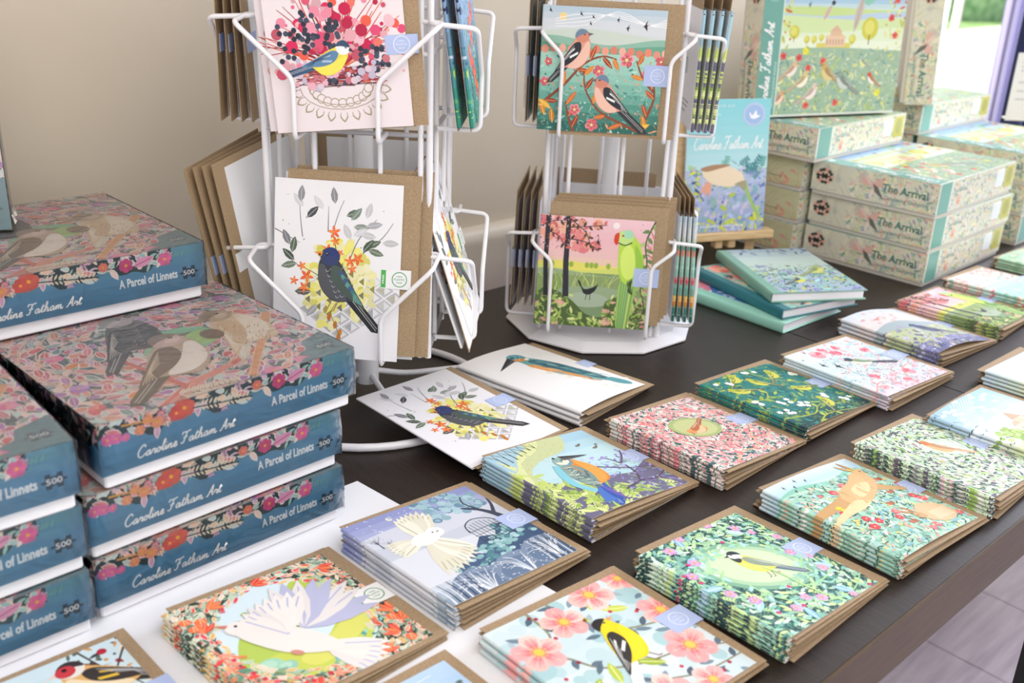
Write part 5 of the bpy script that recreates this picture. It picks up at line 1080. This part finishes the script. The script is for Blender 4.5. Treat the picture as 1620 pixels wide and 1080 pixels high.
# outside
TER = 8.2
M_PAVE = material('pale_paving', 'e8e6e0', 0.8); M_LAWN = noise_material('garden_grass', '6f9a54', '9cbc7c', 3, .9)
B = MB(); B.face([(-3, 1.4, -.15), (30, 1.4, -.15), (30, TER, -.15), (-3, TER, -.15)]); structure('ground_terrace', B, M_PAVE)
B = MB(); B.face([(-3, TER, -.16), (90, TER, -.16), (90, 60, -.16), (-3, 60, -.16)]); structure('ground_lawn', B, M_LAWN)
R0 = random.Random(9); M_HEDGE = noise_material('hedge_leaves', '6f9c6c', 'a8cca0', 6, .9)
for n, (x, y, s) in enumerate(((21.0, 9.6, 1.6), (24.5, 11.0, 1.9), (27.5, 12.0, 2.0), (31, 14.5, 2.2))):
    B = MB()
    for i in range(220):
        a = R0.uniform(0, 6.28); q = sqrt(R0.random()) * s; z = R0.uniform(.0, 1.3) * s
        l = .16; d = Vector((R0.uniform(-1, 1), R0.uniform(-1, 1), R0.uniform(-.4, 1))).normalized() * l; e = d.cross(Vector((R0.uniform(-1, 1), R0.uniform(-1, 1), R0.uniform(-1, 1)))).normalized() * l * .5
        p = Vector((q * cos(a), q * sin(a) * .6, z - .15)); B.face([p, p + d * .5 + e, p + d, p + d * .5 - e])
    rows = [[(s * .9 * cos(2 * pi * k / 12) * m, s * .55 * sin(2 * pi * k / 12) * m, zz * s - .16) for k in range(12)] for zz, m in ((0, .9), (.4, 1.0), (.9, .95), (1.2, .6), (1.32, .1))]
    B.grid(rows, closed=True)
    o = B.build('garden_shrub', M_HEDGE); o.location = (x, y, 0); tag(o, 'pale green shrub in the garden beyond the window', 'shrub', 'shrubs in the garden')

# curtain and sheer
def curtain(name, x0, x1, mat, amp, nf, label, z0=.45, y=WY - .07):
    B = MB(); n = nf * 10
    P = [(x0 + (x1 - x0) * i / n, y + amp * sin(2 * pi * nf * i / n) + amp * .3 * sin(5.1 * i / 10.), 0) for i in range(n + 1)]
    rows = [[(p[0] + .006 * sin(z * 3 + p[0] * 30), p[1] * 1.0, z) for p in P] for z in [z0 + (2.45 - z0) * k / 14 for k in range(15)]]
    B.grid(rows); rows2 = [[(p[0], p[1] + .003, p[2]) for p in r] for r in rows]; B.grid([r[::-1] for r in rows2])
    o = B.build(name, mat); tag(o, label, 'curtain'); return o
curtain('sheer_curtain', 2.745, 2.800, M_SHEER, .012, 4, 'lilac sheer curtain hanging beside the bright window pane')
curtain('window_curtain', 2.815, 3.42, M_CURTAIN, .026, 7, 'dark blue violet pleated curtain at the right edge of the window')
B = MB(); B.tube([(2.3, WY - .07, 2.47), (3.6, WY - .07, 2.47)], .012); o = B.build('curtain_rail', M_METAL); tag(o, 'white curtain rail above the window holding both curtains', 'curtain rail')

# ------------------------------------------------------------------ tables
TY0, TY1 = 0.284, 1.105
def table(x0, x1, label):
    t = empty('display_table', Matrix.Translation(((x0 + x1) / 2, (TY0 + TY1) / 2, 0)), label, 'table', 'display tables pushed end to end')
    hx, hy = (x1 - x0) / 2, (TY1 - TY0) / 2
    B = MB(); B.face([(-hx, -hy + .001, TZ), (hx, -hy + .001, TZ), (hx, hy, TZ), (-hx, hy, TZ)]); B.face([(-hx, -hy, TZ - .03), (-hx, hy, TZ - .03), (hx, hy, TZ - .03), (hx, -hy, TZ - .03)])
    B.face([(-hx, hy, TZ - .03), (-hx, hy, TZ), (hx, hy, TZ), (hx, hy, TZ - .03)]); B.face([(-hx, -hy, TZ - .03), (-hx, -hy, TZ), (-hx, hy, TZ), (-hx, hy, TZ - .03)]); B.face([(hx, -hy, TZ - .03), (hx, hy, TZ - .03), (hx, hy, TZ), (hx, -hy, TZ)])
    tt = B.build('table_top', M_TOP, t)
    B = MB(); B.box(-hx, -hy - .0015, TZ - .056, hx, -hy + .012, TZ - .0006, bev=.0012); e = B.build('edge_band', M_EDGE, tt); e['label'] = 'brown front edge band'
    B = MB(); B.box(-hx + .03, -hy + .05, TZ - .075, hx - .03, -hy + .07, TZ - .03); B.box(-hx + .03, hy - .07, TZ - .075, hx - .03, hy - .05, TZ - .03); B.build('apron', M_BLACK, t)
    for sx in (-1, 1):
        for sy in (-1, 1):
            X, Y = sx * (hx - .013), sy * (hy - .016); B = MB(); B.box(X - .0115, Y - .0115, 0, X + .0115, Y + .0115, TZ - .03, bev=.002); B.build('leg', M_BLACK, t)
table(-.62, 1.224, 'dark wood display table with brown edge under the blue boxes and racks')
table(1.226, 3.05, 'dark wood display table nearer the window under the floral boxes')

# white board on the table under the blue boxes
B = MB(); MBd = [(-.45, .20), (.548, .20), (.533, .495), (.51, .75), (-.45, .75)]
MBd = [(x, max(y, TY0 + .004)) for x, y in MBd]
B.face([(x, y, .0022) for x, y in MBd]); B.face([(x, y, .0) for x, y in MBd[::-1]])
for i in range(5):
    a, b = MBd[i], MBd[(i + 1) % 5]; B.face([(*a, 0), (*b, 0), (*b, .0022), (*a, .0022)])
o = B.build('display_board', M_BOARD); o.location = (0, 0, TZ + .0003); tag(o, 'flat white board lying on the table under the blue boxes', 'board')

# ------------------------------------------------------------------ boxed puzzles
def lid_mesh(name, w, d, z0, z1, arts, side_col, mat):
    """arts: dict face -> Art ; faces top, front(-y), left(-x), right(+x), back(+y)"""
    B = MB(); b = .0012
    B.box(0, 0, z0, w, d, z1, side_col, bev=b)
    fm = {'top': ((0, 0, z1), (1, 0, 0), (0, 1, 0), w), 'front': ((0, 0, z0), (1, 0, 0), (0, 0, 1), w), 'left': ((0, d, z0), (0, -1, 0), (0, 0, 1), d), 'right': ((w, 0, z0), (0, 1, 0), (0, 0, 1), d), 'back': ((w, d, z0), (-1, 0, 0), (0, 0, 1), w)}
    for k, (A, vs) in arts.items():
        o, ux, uy, s = fm[k]; o = Vector(o); ux = Vector(ux); uy = Vector(uy); n = ux.cross(uy); sx = s / A.W; sy = vs / A.H
        A.mesh_to(B, lambda x, y, l: o + ux * (x * sx) + uy * (y * sy) + n * (1e-5 + l * DZ))
    return B.mesh(name, mat)
LW, LD, LH = .232, .229, .0575
_at, _af, _as = art_linnets_top(), art_linnets_front(), art_linnets_side()
_at.P = [(q, mixc(c, 'ffffff', .16), l) for q, c, l in _at.P]  # lid print paled towards white, film glare put into the colours
LID = lid_mesh('lid', LW, LD, .0125, .0555, {'top': (_at, LD), 'front': (_af, .043), 'left': (_as, .043), 'right': (_as, .043)}, '4f83a4', M_GLOSS)
B = MB(); B.box(.003, .003, 0, LW - .003, LD - .003, .0135, 'efedf2', bev=.0015); B_BASE = B.mesh('base', M_WHITEBASE)
def film_mesh():
    R = random.Random(5); n = 12; B = MB(); e = .0007
    def jit(p, k): return (p[0] + R.uniform(-k, k), p[1] + R.uniform(-k, k), p[2] + R.uniform(-k, k))
    zs = [.011, .018, .028, .04, .05, .0564]
    ring = [(i / n, 0) for i in range(n)] + [(1, i / n) for i in range(n)] + [(1 - i / n, 1) for i in range(n)] + [(0, 1 - i / n) for i in range(n)]
    rows = []
    for z in zs:
        r = []
        for (u, v) in ring:
            ex = e; c = max(abs(u - .5), abs(v - .5)); cc = min(abs(u - .5), abs(v - .5))
            k = .0016 if cc > .44 else .0004
            r.append((-e + u * (LW + 2 * e) + R.uniform(0, k) * (1 if u > .5 else -1), -e + v * (LD + 2 * e) + R.uniform(0, k) * (1 if v > .5 else -1), z))
        rows.append(r)
    B.grid(rows, closed=True, smooth=True); B.face([(p[0], p[1], .0564) for p in rows[-1]])
    for i in range(2):                                        # crumpled shrink seams at the right hand corners
        rows = []
        for k in range(9):
            t = k / 8; z = .012 + .042 * t; rows.append([(LW + e, .012 + R.uniform(-.003, .003) + i * (LD - .03), z), (LW + .002 + R.uniform(0, .003), .006 + i * (LD - .02) + R.uniform(-.002, .002), z + R.uniform(-.001, .001)), (LW + .0005 + R.uniform(0, .0025), -.0005 + i * LD + R.uniform(-.0015, .0008), z)])
        B.grid(rows, smooth=False)
    return B.mesh('shrink_film', M_FILM)
FILM = film_mesh()
def linnet_box(M, label):
    t = empty('puzzle_box', M, label, 'puzzle box', 'shrink wrapped teal puzzle boxes on the left')
    link('lid', LID, t); b = link('base', B_BASE, t); b['label'] = 'plain white box base'; link('shrink_film', FILM, t)
    return t
def box_at(x, y, z, rz, label): return linnet_box(pose((x, y, z), rz), label)
z = .003
box_at(.2275, .694, z, radians(1.7), 'teal puzzle box standing on the white board, lowest of the nearer right-hand pile')
box_at(.2265, .692, z + LH, radians(2.2), 'teal puzzle box second from the bottom of the nearer right-hand pile')
box_at(.241, .688, z + 2 * LH, radians(2.5), 'teal puzzle box showing three birds on its lid, top of the nearer right-hand pile')
box_at(.2215 - LW, .684, z, radians(.6), 'teal puzzle box lowest of the pile cut off by the left edge')
box_at(.2225 - LW, .682, z + LH, radians(1.0), 'teal puzzle box in the middle of the pile cut off by the left edge')
box_at(.2205 - LW, .684, z + 2 * LH, radians(-1.5), 'teal puzzle box on top of the pile cut off by the left edge')
for k in range(3): box_at(.215, .93, z + k * LH, 0, 'teal puzzle box by the wall, %s of three under the raised box' % ('lowest', 'middle one', 'topmost')[k])
box_at(.200, .885, z + 3 * LH, radians(.5), 'teal puzzle box lying highest, resting on the rear pile against the wall')
linnet_box(pose((.103, 1.148, z + 4 * LH + .001), radians(-20), 0, radians(89.5)), 'teal puzzle box standing upright at the left edge of the photograph')

# floral boxes on the right
AW, AD, AH = .300, .222, .0572
_p = Art(1, .175, 56); _p.rect(0, 0, 1, .175, 'dadbc8'); arr_ground(_p, 44)
_t, _e, _l, _b = art_arrival_top(), art_arrival_end(), art_arrival_long(), art_arrival_back()
ALID = lid_mesh('lid', AW, AD, .0075, AH - .0004, {'top': (_t, AD), 'left': (_e, .0493), 'front': (_l, .0493), 'right': (_b, .0493), 'back': (_p, .0493)}, 'd6d4c4', M_SATIN)
B = MB(); B.box(.002, .002, 0, AW - .002, AD - .002, .0085, 'cfcac0', bev=.001); ABASE = B.mesh('base', M_PRINT)
def arrival(M, label):
    t = empty('jigsaw_box', M, label, 'jigsaw box', 'pale floral jigsaw boxes on the right'); link('lid', ALID, t); link('base', ABASE, t); return t
def arr_at(x, y, z, rz, label, turn=False):
    if turn: return arrival(pose((x + AW * cos(rz) - AD * sin(rz), y + AW * sin(rz) + AD * cos(rz), z), rz + pi), label)
    return arrival(pose((x, y, z), rz), label)
arr_at(1.575, .692, 0, radians(1.2), 'floral jigsaw box lowest of the front pile beside the notebooks')
arr_at(1.573, .692, AH, radians(.2), 'floral jigsaw box in the middle of the front pile')
arr_at(1.568, .690, 2 * AH, radians(1.5), 'floral jigsaw box on top of the front pile with its meadow picture showing')
for k in range(3): arr_at(1.548 - .006 * (k == 0), .922, k * AH, radians(-.5 + .6 * k), 'floral jigsaw box with plain cream end, %s behind the easel' % ('lowest', 'second lowest', 'third from the bottom')[k], True)
arr_at(1.530, .893, 3 * AH, radians(.5), 'floral jigsaw box on top of the pile behind the easel, under the upright one')
for k in range(3): arr_at(1.955 - .004 * k, .700, k * AH, 0, 'floral jigsaw box, %s of the pile at the right edge' % ('lowest', 'middle one', 'topmost')[k])
for k in range(3): arr_at(1.945, .932, k * AH, 0, 'floral jigsaw box, %s of three under the single box before the window' % ('lowest', 'middle one', 'topmost')[k])
arr_at(1.938, .918, 3 * AH, 0, 'floral jigsaw box lying highest at the right in front of the window')
# upright: stands on its long edge, the picture faces the room
def upright(x, y, z, rz, label):
    M = pose((x, y, z), rz) @ Matrix.Rotation(radians(87), 4, 'X') @ Matrix.Translation((0, 0, -.0)); return arrival(M, label)
upright(1.522, 1.057, 4 * AH + .001, radians(-20), 'floral jigsaw box standing upright with the whole country picture facing out')
upright(1.893, .945, 4 * AH + .003, radians(29.0), 'floral jigsaw box standing upright edge-on just left of the window')

# small white notice at the right edge
t = empty('table_notice', pose((2.29, .90, 3 * AH), radians(-40)), 'white printed notice standing on the floral boxes at the right edge', 'notice')
NA = Art(1, 1.4, 3); NA.rect(0, 0, 1, 1.4, 'f1eeec'); NA.floor = 2
for i, (y, w_) in enumerate(((1.2, .7), (1.12, .75), (1.04, .4), (.8, .5), (.62, .35), (.45, .45))): NA.line([(.12, y), (.12 + w_, y)], .03, 'c9c6cc')
B = MB(); B.box(0, 0, 0, .1, .002, .14, 'f1eeec'); NA.mesh_to(B, flat_map((0, 0, 0), (1, 0, 0), (0, 0, 1), .1)); B.build('notice_sheet', M_PRINT, t)
B = MB(); B.box(.01, 0, 0, .09, .035, .003, 'f1eeec'); B.build('foot', M_PRINT, t)

# ------------------------------------------------------------------ card stacks (each card is a thing)
X = dict
spec = [
 ('owl', .506, .586, 1.61, 5, .024, .009, 'pale blue winter card with a white barn owl', {}),
 ('gold', .507, .398, 1.564, 4, .019, .008, 'pink flower card with a yellow and black finch', {}),
 ('tit', .679, .390, 1.593, 6, .025, .0075, 'dark green leafy card with a yellow-breasted tit', {}),
 ('hare', .857, .384, 1.544, 5, .023, .008, 'mint meadow card with a leaping hare', X(topbulge=.004)),
 ('king', .685, .602, 1.589, 6, .027, .009, 'lilac and green card with a large kingfisher', X(topbulge=.003)),
 ('wren', .856, .583, 1.60, 6, .025, .007, 'pink leaf-pattern card with a curled orange bird', {}),
 ('green', 1.017, .584, 1.581, 4, .020, .007, 'teal card with yellow-green finches and white blossom', X(topbulge=.002)),
 ('swal', 1.172, .567, 1.543, 5, .020, .012, 'pink rose card with a long-tailed swallow', X(env=0)),
 ('dove', .336, .578, 1.62, 5, .020, .007, 'orange bordered card with a white dove', X(green=True)),
 ('robin', 1.022, .381, 1.593, 5, .024, .006, 'pale green leaf card with a small brown bird', {}),
 ('house', 1.168, .368, 1.599, 3, .017, .008, 'sky blue card with a country house', X(topbulge=.004)),
 ('yell', 1.346, .384, 1.600, 4, .020, .008, 'pale yellow meadow card at the right edge', {}),
 ('lilac', 1.347, .588, 1.52, 4, .024, .007, 'lilac and grey card curling upwards', X(topbulge=.009)),
 ('park', 1.512, .588, 1.63, 4, .020, .007, 'pink and yellow card by the floral boxes', {}),
 ('teal', 1.672, .592, 1.61, 4, .020, .008, 'teal and coral card by the floral boxes', {}),
 ('mint', 1.862, .592, 1.60, 4, .020, .009, 'mint coloured card at the far right edge', X(topbulge=.004)),
 ('face', .154, .590, 1.585, 2, .010, .004, 'pale card with a red-faced finch at the bottom left', {}),
 ('pebb', .329, .408, 1.575, 2, .010, .004, 'pale blue swirled card at the bottom edge', {}),
]
for i, (k, cx, cy, th, n, zs, ze, d, o) in enumerate(spec):
    o = dict(o); o.pop('env', None)
    base = .0026 if (cx < .54 and cy > .3) else .0004
    stack(k, cx, cy, th, n, zs, ze, d, seed=i * 13, base=base, place='on the table', **o)
stack('wking', .829, .797, 1.716, 3, .020, .008, 'white portrait card with a blue kingfisher', w=.134, seed=5, topbulge=.004, base=.0004)

# ------------------------------------------------------------------ spinner racks
def rack_frame(c, yaw):
    return Matrix.Translation((c[0], c[1], TZ)) @ Matrix.Rotation(yaw, 4, 'Z')
def rack(name, c, yaw, a, d, tiers, zf, ztop, label, base, inner):
    """local frame: the front face looks along -y, its left-right runs along x"""
    M = rack_frame(c, yaw); t = empty(name, M, label, 'card rack')
    base(t)
    B = MB(); B.tube([(0, 0, zf - .03 if zf > .05 else .01), (0, 0, ztop)], .0105, 20); B.build('pole', M_METAL, t)
    for k in range(4):
        R4 = Matrix.Rotation(k * pi / 2, 4, 'Z')
        B = MB()
        B.tube([R4 @ Vector((a, -a, zf)), R4 @ Vector((a, -a, ztop))], .0034, 8)
        B.tube([R4 @ Vector((a - .009, -a, zf)), R4 @ Vector((a - .009, -a, ztop))], .003, 8)
        for u in inner: B.tube([R4 @ Vector((-a + 2 * a * u, -a, zf)), R4 @ Vector((-a + 2 * a * u, -a, ztop))], .0027, 8)
        for (zb, zt, dz, b) in tiers:
            for z in (zb, zt, zt - .03): B.tube([R4 @ Vector((-a, -a, z)), R4 @ Vector((a, -a, z))], .0025, 6)
        B.build('wire_frame', M_METAL, t)
        for (zb, zt, dz, b) in tiers:
            B = MB()
            for s in (-1, 1):
                P = [(s * a * .8, -a, zt), (s * (a + .012), -a - .001, zt), (s * (a + .010), -a - d, zt - .003), (s * b, -a - d, zt - dz), (s * b, -a - d, zb), (s * b, -a, zb)]
                B.tube(bend([R4 @ Vector(p) for p in P], .008), .0025, 8)
            B.tube([R4 @ Vector((-a, -a, zb)), R4 @ Vector((a, -a, zb))], .0025, 6)
            B.build('pocket', M_METAL, t)
    return t
def ring_base(t):
    B = MB(); r = .143
    B.tube([(r * cos(2 * pi * i / 48), r * sin(2 * pi * i / 48), .0045) for i in range(48)], .0045, 10, closed=True)
    ring = B.build('base_ring', M_METAL, t)
    for k in range(4):
        a = radians(-53 + k * 90) ; B = MB()
        B.tube(bend([(.008 * cos(a), .008 * sin(a), .030), (.05 * cos(a), .05 * sin(a), .016), (r * cos(a), r * sin(a), .006)], .03), .0036, 10); B.build('spoke', M_METAL, ring)
    B = MB(); B.tube([(0, 0, .018), (0, 0, .09)], .0135, 20); B.build('hub', M_METAL, t)
def dish_base(t):
    B = MB(); n = 10; r = .134
    rows = [[(q * cos(2 * pi * (i + .3) / n), q * sin(2 * pi * (i + .3) / n), z) for i in range(n)] for q, z in ((r - .004, .0), (r, .002), (r, .004), (r - .02, .011), (.03, .016), (.014, .03))]
    for a, b in zip(rows[:-1], rows[1:]):
        for i in range(n): j = (i + 1) % n; B.face([a[i], a[j], b[j], b[i]])
    B.face(rows[0][::-1]); B.face(rows[-1]); B.build('dish_base', M_METAL, t)
C1, Y1 = (.639, .914), -.81
C2, Y2 = (1.042, .913), -.87
rack('card_rack', C1, Y1, .083, .046, [(.095, .205, .058, .040), (.326, .434, .052, .040), (.557, .665, .052, .040)], .088, .72, 'white wire spinner rack with a ring foot, nearer the blue boxes', ring_base, (.3, .7))
rack('card_rack', C2, Y2, .080, .047, [(.026, .150, .026, .064), (.283, .408, .028, .064), (.54, .665, .028, .064)], .014, .72, 'white wire spinner rack on a faceted dish foot, beside the easel', dish_base, (.18, .6))

def on_rack(c, yaw, face, lat, dist, z, tilt, roll, kind, w, label, group, ts=.004, to=.003, yo=0.0, **k):
    """place a card upright on a rack face; lat, dist and z are the middle of its bottom edge"""
    A = get_art(kind)[0]; h = w * A.H / A.W
    M = rack_frame(c, yaw + face * pi / 2) @ Matrix.Translation((lat, -dist, z)) @ Matrix.Rotation(yo, 4, 'Z') @ Matrix.Rotation(roll, 4, 'Y') @ Matrix.Rotation(pi / 2 - tilt, 4, 'X') @ Matrix.Translation((-w / 2, 0, 0))
    return make_card(M, kind, label, group, w, ts, to, **k)
FRONT, RIGHT, BACKF, LEFT = 0, 1, 2, 3
# rack one, front
G = 'cards in the front pockets of the rack by the blue boxes'
on_rack(C1, Y1, FRONT, -.009, .122, .099, .19, radians(.8), 'bb', .130, 'white card with a dark bird on yellow blossom, front lower rack pocket', G, green=True, eo=(.012, .006, 0))
on_rack(C1, Y1, FRONT, .004, .115, .099, .19, radians(.3), 'bb', .134, 'white card tucked directly behind the dark bird card in the front rack pocket', G, green=True, eo=(.010, .003, 0), band=False)
on_rack(C1, Y1, FRONT, .008, .120, .336, .06, radians(-6), 'btit', .131, 'white card with a blue tit on red blossom, front upper rack pocket', G, eo=(.008, .0, 0))
on_rack(C1, Y1, FRONT, -.001, .113, .336, .06, radians(-6), 'btit', .131, 'white card peeping out left of the blue tit card in the wire rack', G, band=False)
# left pockets: envelope edges towards the room
G = 'cards in the left pockets of the rack by the blue boxes'
for k in range(4):
    on_rack(C1, Y1, LEFT, .015, .082 + .008 * k, .105, -.13, radians(5 + .8 * k), 'bb', .134, 'white card in the lower left pocket beside the blue boxes, %s from the pole' % ('nearest', 'second', 'third', 'farthest')[k], G, green=(k == 0), eo=(.009, .004, 0), band=(k != 1), yo=-.26)
for k in range(4):
    on_rack(C1, Y1, LEFT, .0, .094 + .0105 * k, .335, -.03 + .02 * k, radians(3), 'btit', .131, 'white card in the upper left pocket with blue bands, %s from the pole' % ('nearest', 'second', 'third', 'farthest')[k], G, eo=(.012, .0, 0), band=(k != 1))
# right pockets
G = 'cards in the right pockets of the rack by the blue boxes'
on_rack(C1, Y1, RIGHT, .0, .124, .094, .30, radians(0), 'bb', .134, 'white dark-bird card seen edge-on in the lower right pocket between the racks', G, green=True, eo=(-.002, -.004, 0), ts=.003)
on_rack(C1, Y1, RIGHT, .0, .116, .094, .33, radians(0), 'bb', .134, 'white card behind the edge-on dark-bird card in the lower right pocket', G, green=True, ts=.003, band=False)
for k in range(2):
    on_rack(C1, Y1, RIGHT, -.005, .108 + .013 * k, .333, .14, radians(0), 'popp', .131, 'blue green poppy card in the upper right pocket, %s one' % ('inner', 'outer')[k], G, ts=.006, eo=(.002, -.004, 0), band=False)
# back pockets
G = 'cards in the back pockets of the rack by the blue boxes'
on_rack(C1, Y1, BACKF, .0, .105, .098, .06, 0, 'bb', .134, 'white card seen from behind through the lower back of the ring-footed rack', G, green=True, eo=(.008, .008, 0))
on_rack(C1, Y1, BACKF, .0, .105, .330, .04, 0, 'btit', .131, 'white card seen from behind through the upper back of the ring-footed rack', G)
# rack two, front
G = 'cards in the front pockets of the rack by the easel'
for k in range(4):
    top = k == 3
    on_rack(C2, Y2, FRONT, -.010 + .004 * (3 - k), .100 + .0045 * k, .034, .06, radians(.4 * k), 'park', .146, ('pink and green card with a green parakeet, front lower rack pocket' if top else 'green parakeet card behind the front one in the rack, %s' % ('furthest back', 'second from the back', 'second from the front')[k]), G, eo=(.010, .006 + .003 * (3 - k), 0), band=top, yo=.10)
for k in range(2):
    on_rack(C2, Y2, FRONT, -.018, .108 + .0055 * k, .290, .0, radians(.3), 'chaf', .146, ('teal card with two pink chaffinches, front upper rack pocket' if k else 'chaffinch card just behind the front one in the upper rack pocket'), G, eo=(.014, -.005, 0), band=bool(k), yo=.06)
G = 'cards in the right pockets of the rack by the easel'
for k in range(4):
    on_rack(C2, Y2, RIGHT, -.004, .088 + .0080 * k, .036, .02 + .012 * k, 0, 'chaf', .146, 'chaffinch card edge-on in lower right pocket beside easel, %s from pole' % ('nearest', 'second', 'third', 'farthest')[k], G, ts=.0055, eo=(.004, .012, 0), band=False, yo=.13)
for k in range(4):
    on_rack(C2, Y2, RIGHT, -.004, .088 + .0080 * k, .290, .0 - .02 * k, 0, 'king', .146, 'dark green card edge-on in the upper right pocket by the easel, %s from pole' % ('nearest', 'second', 'third', 'farthest')[k], G, ts=.0055, eo=(.004, .012, 0), band=False, yo=.13)
G = 'cards in the left pockets of the rack by the easel'
for k in range(4):
    on_rack(C2, Y2, LEFT, -.0, .090 + .0095 * k, .040, .02, 0, 'wren', .146, 'card edge-on, lower left pocket above the dish foot, %s from pole' % ('nearest', 'second', 'third', 'farthest')[k], G, eo=(.009, .006, 0), band=True)
for k in range(3):
    on_rack(C2, Y2, LEFT, -.0, .090 + .0095 * k, .290, .0, 0, 'green', .146, 'card edge-on left of the chaffinch card, %s from pole' % ('nearest', 'second', 'farthest')[k], G, eo=(.009, .002, 0), band=True)
G = 'cards in the back pockets of the rack by the easel'
for k in range(2):
    on_rack(C2, Y2, BACKF, .004 * k, .098 + .006 * k, .030, .03, 0, 'swal', .146, 'white backed card behind the pole above the green parakeet card, %s one' % ('inner', 'outer')[k], G, eo=(.008, .008, 0))

# the single card slipped under the kingfisher cards, leaning on the ring of the rack
A = get_art('bb')[0]
Mc = pose((.662, .776, .0185), 1.626 - pi / 2, radians(1.0), radians(3.2)) @ Matrix.Translation((-.067, -.0935, 0))
make_card(Mc, 'bb', 'single white card with a dark bird lying flat over the rack ring foot', 'loose cards', .134, .003, .0016)

# ------------------------------------------------------------------ notebooks
def notebook(kind, corners_c, rz, z, spine, label):
    w, h, th = .150, .205, .0155
    t = empty('notebook', pose((corners_c[0], corners_c[1], z), rz), label, 'notebook', 'hardback notebooks stacked by the easel')
    A = art_note(kind); B = MB()
    B.box(0, 0, th - .002, w, h, th, spine, bev=.0006); B.box(0, 0, 0, w, h, .002, spine, bev=.0006)
    A.mesh_to(B, lambda x, y, l: (.014 + x * (w - .0145), .0004 + y * (h - .0008) / A.H, th + 1e-5 + l * DZ))
    B.build('cover', M_SATIN, t)
    B = MB(); rows = []
    for j in range(7): a = pi / 2 + pi * j / 6; rows.append([(cos(a) * .0022, 0, th / 2 + sin(a) * th / 2), (cos(a) * .0022, h, th / 2 + sin(a) * th / 2)])
    B.grid(rows, spine); B.build('spine', M_SATIN, t)
    B = MB(); B.box(.002, .003, .002, w - .004, h - .003, th - .002, 'f0eef4'); p = B.build('page_block', M_PAPER, t); p['label'] = 'white page block'
    return t
notebook(2, (1.213, .716), radians(-1), .0004, '9bd4c2', 'mint edged notebook with blue and pink flowers, bottom of the three')
notebook(1, (1.222, .725), radians(-13), .0164, '2c7480', 'dark teal notebook with coral flowers, middle of the three')
notebook(0, (1.229, .752), radians(-31), .0324, '86b5a4', 'sage notebook with leaves and yellow birds, top of the three')

# ------------------------------------------------------------------ easel and its board
EX = Matrix.Translation((1.381, .950, TZ)) @ Matrix.Rotation(radians(-24), 4, 'Z')
t = empty('table_easel', EX, 'small pale wooden easel between the wire rack and the floral boxes', 'easel')
B = MB(); B.box(-.090, -.012, .054, .086, .010, .067, bev=.001); ledge = B.build('ledge', M_WOOD, t)
for s in (-1, 1):
    B = MB(); n = Matrix.Rotation(radians(7) * -s, 4, 'Y')
    P0, P1 = Vector((s * .072 - .012, .016, .0)), Vector((s * .076 - .002, .040, .245)); d = (P1 - P0); L = d.length
    q = d.to_track_quat('Z', 'Y').to_matrix().to_4x4(); B.box(-.0075, -.005, 0, .0075, .005, L, M=Matrix.Translation(P0) @ q); B.build('leg', M_WOOD, t)
B = MB(); P0, P1 = Vector((0, .13, .0)), Vector((0, .05, .23)); d = P1 - P0
B.box(-.0075, -.005, 0, .0075, .005, d.length, M=Matrix.Translation(P0) @ d.to_track_quat('Z', 'Y').to_matrix().to_4x4()); B.build('leg', M_WOOD, t)
for x in (-.018, .006):
    B = MB(); B.box(x, -.006, .038, x + .014, .012, .0535, bev=.002); B.build('peg', M_WOOD, ledge)
A = art_board(); bw = .149; bh = .212
t = empty('picture_board', EX @ Matrix.Translation((-.080, -.004, .0675)) @ Matrix.Rotation(radians(-7), 4, 'X'), 'turquoise brand display board standing on the wooden easel', 'display board')
t['label'] = 'turquoise display board with a pale bird standing on the wooden easel'
B = MB(); B.box(0, 0, 0, bw, .004, bh, 'dfe8ee'); A.mesh_to(B, lambda x, y, l: (x * bw, -1e-5 - l * DZ, y * bh / 1.55)); B.build('printed_panel', M_PRINT, t)
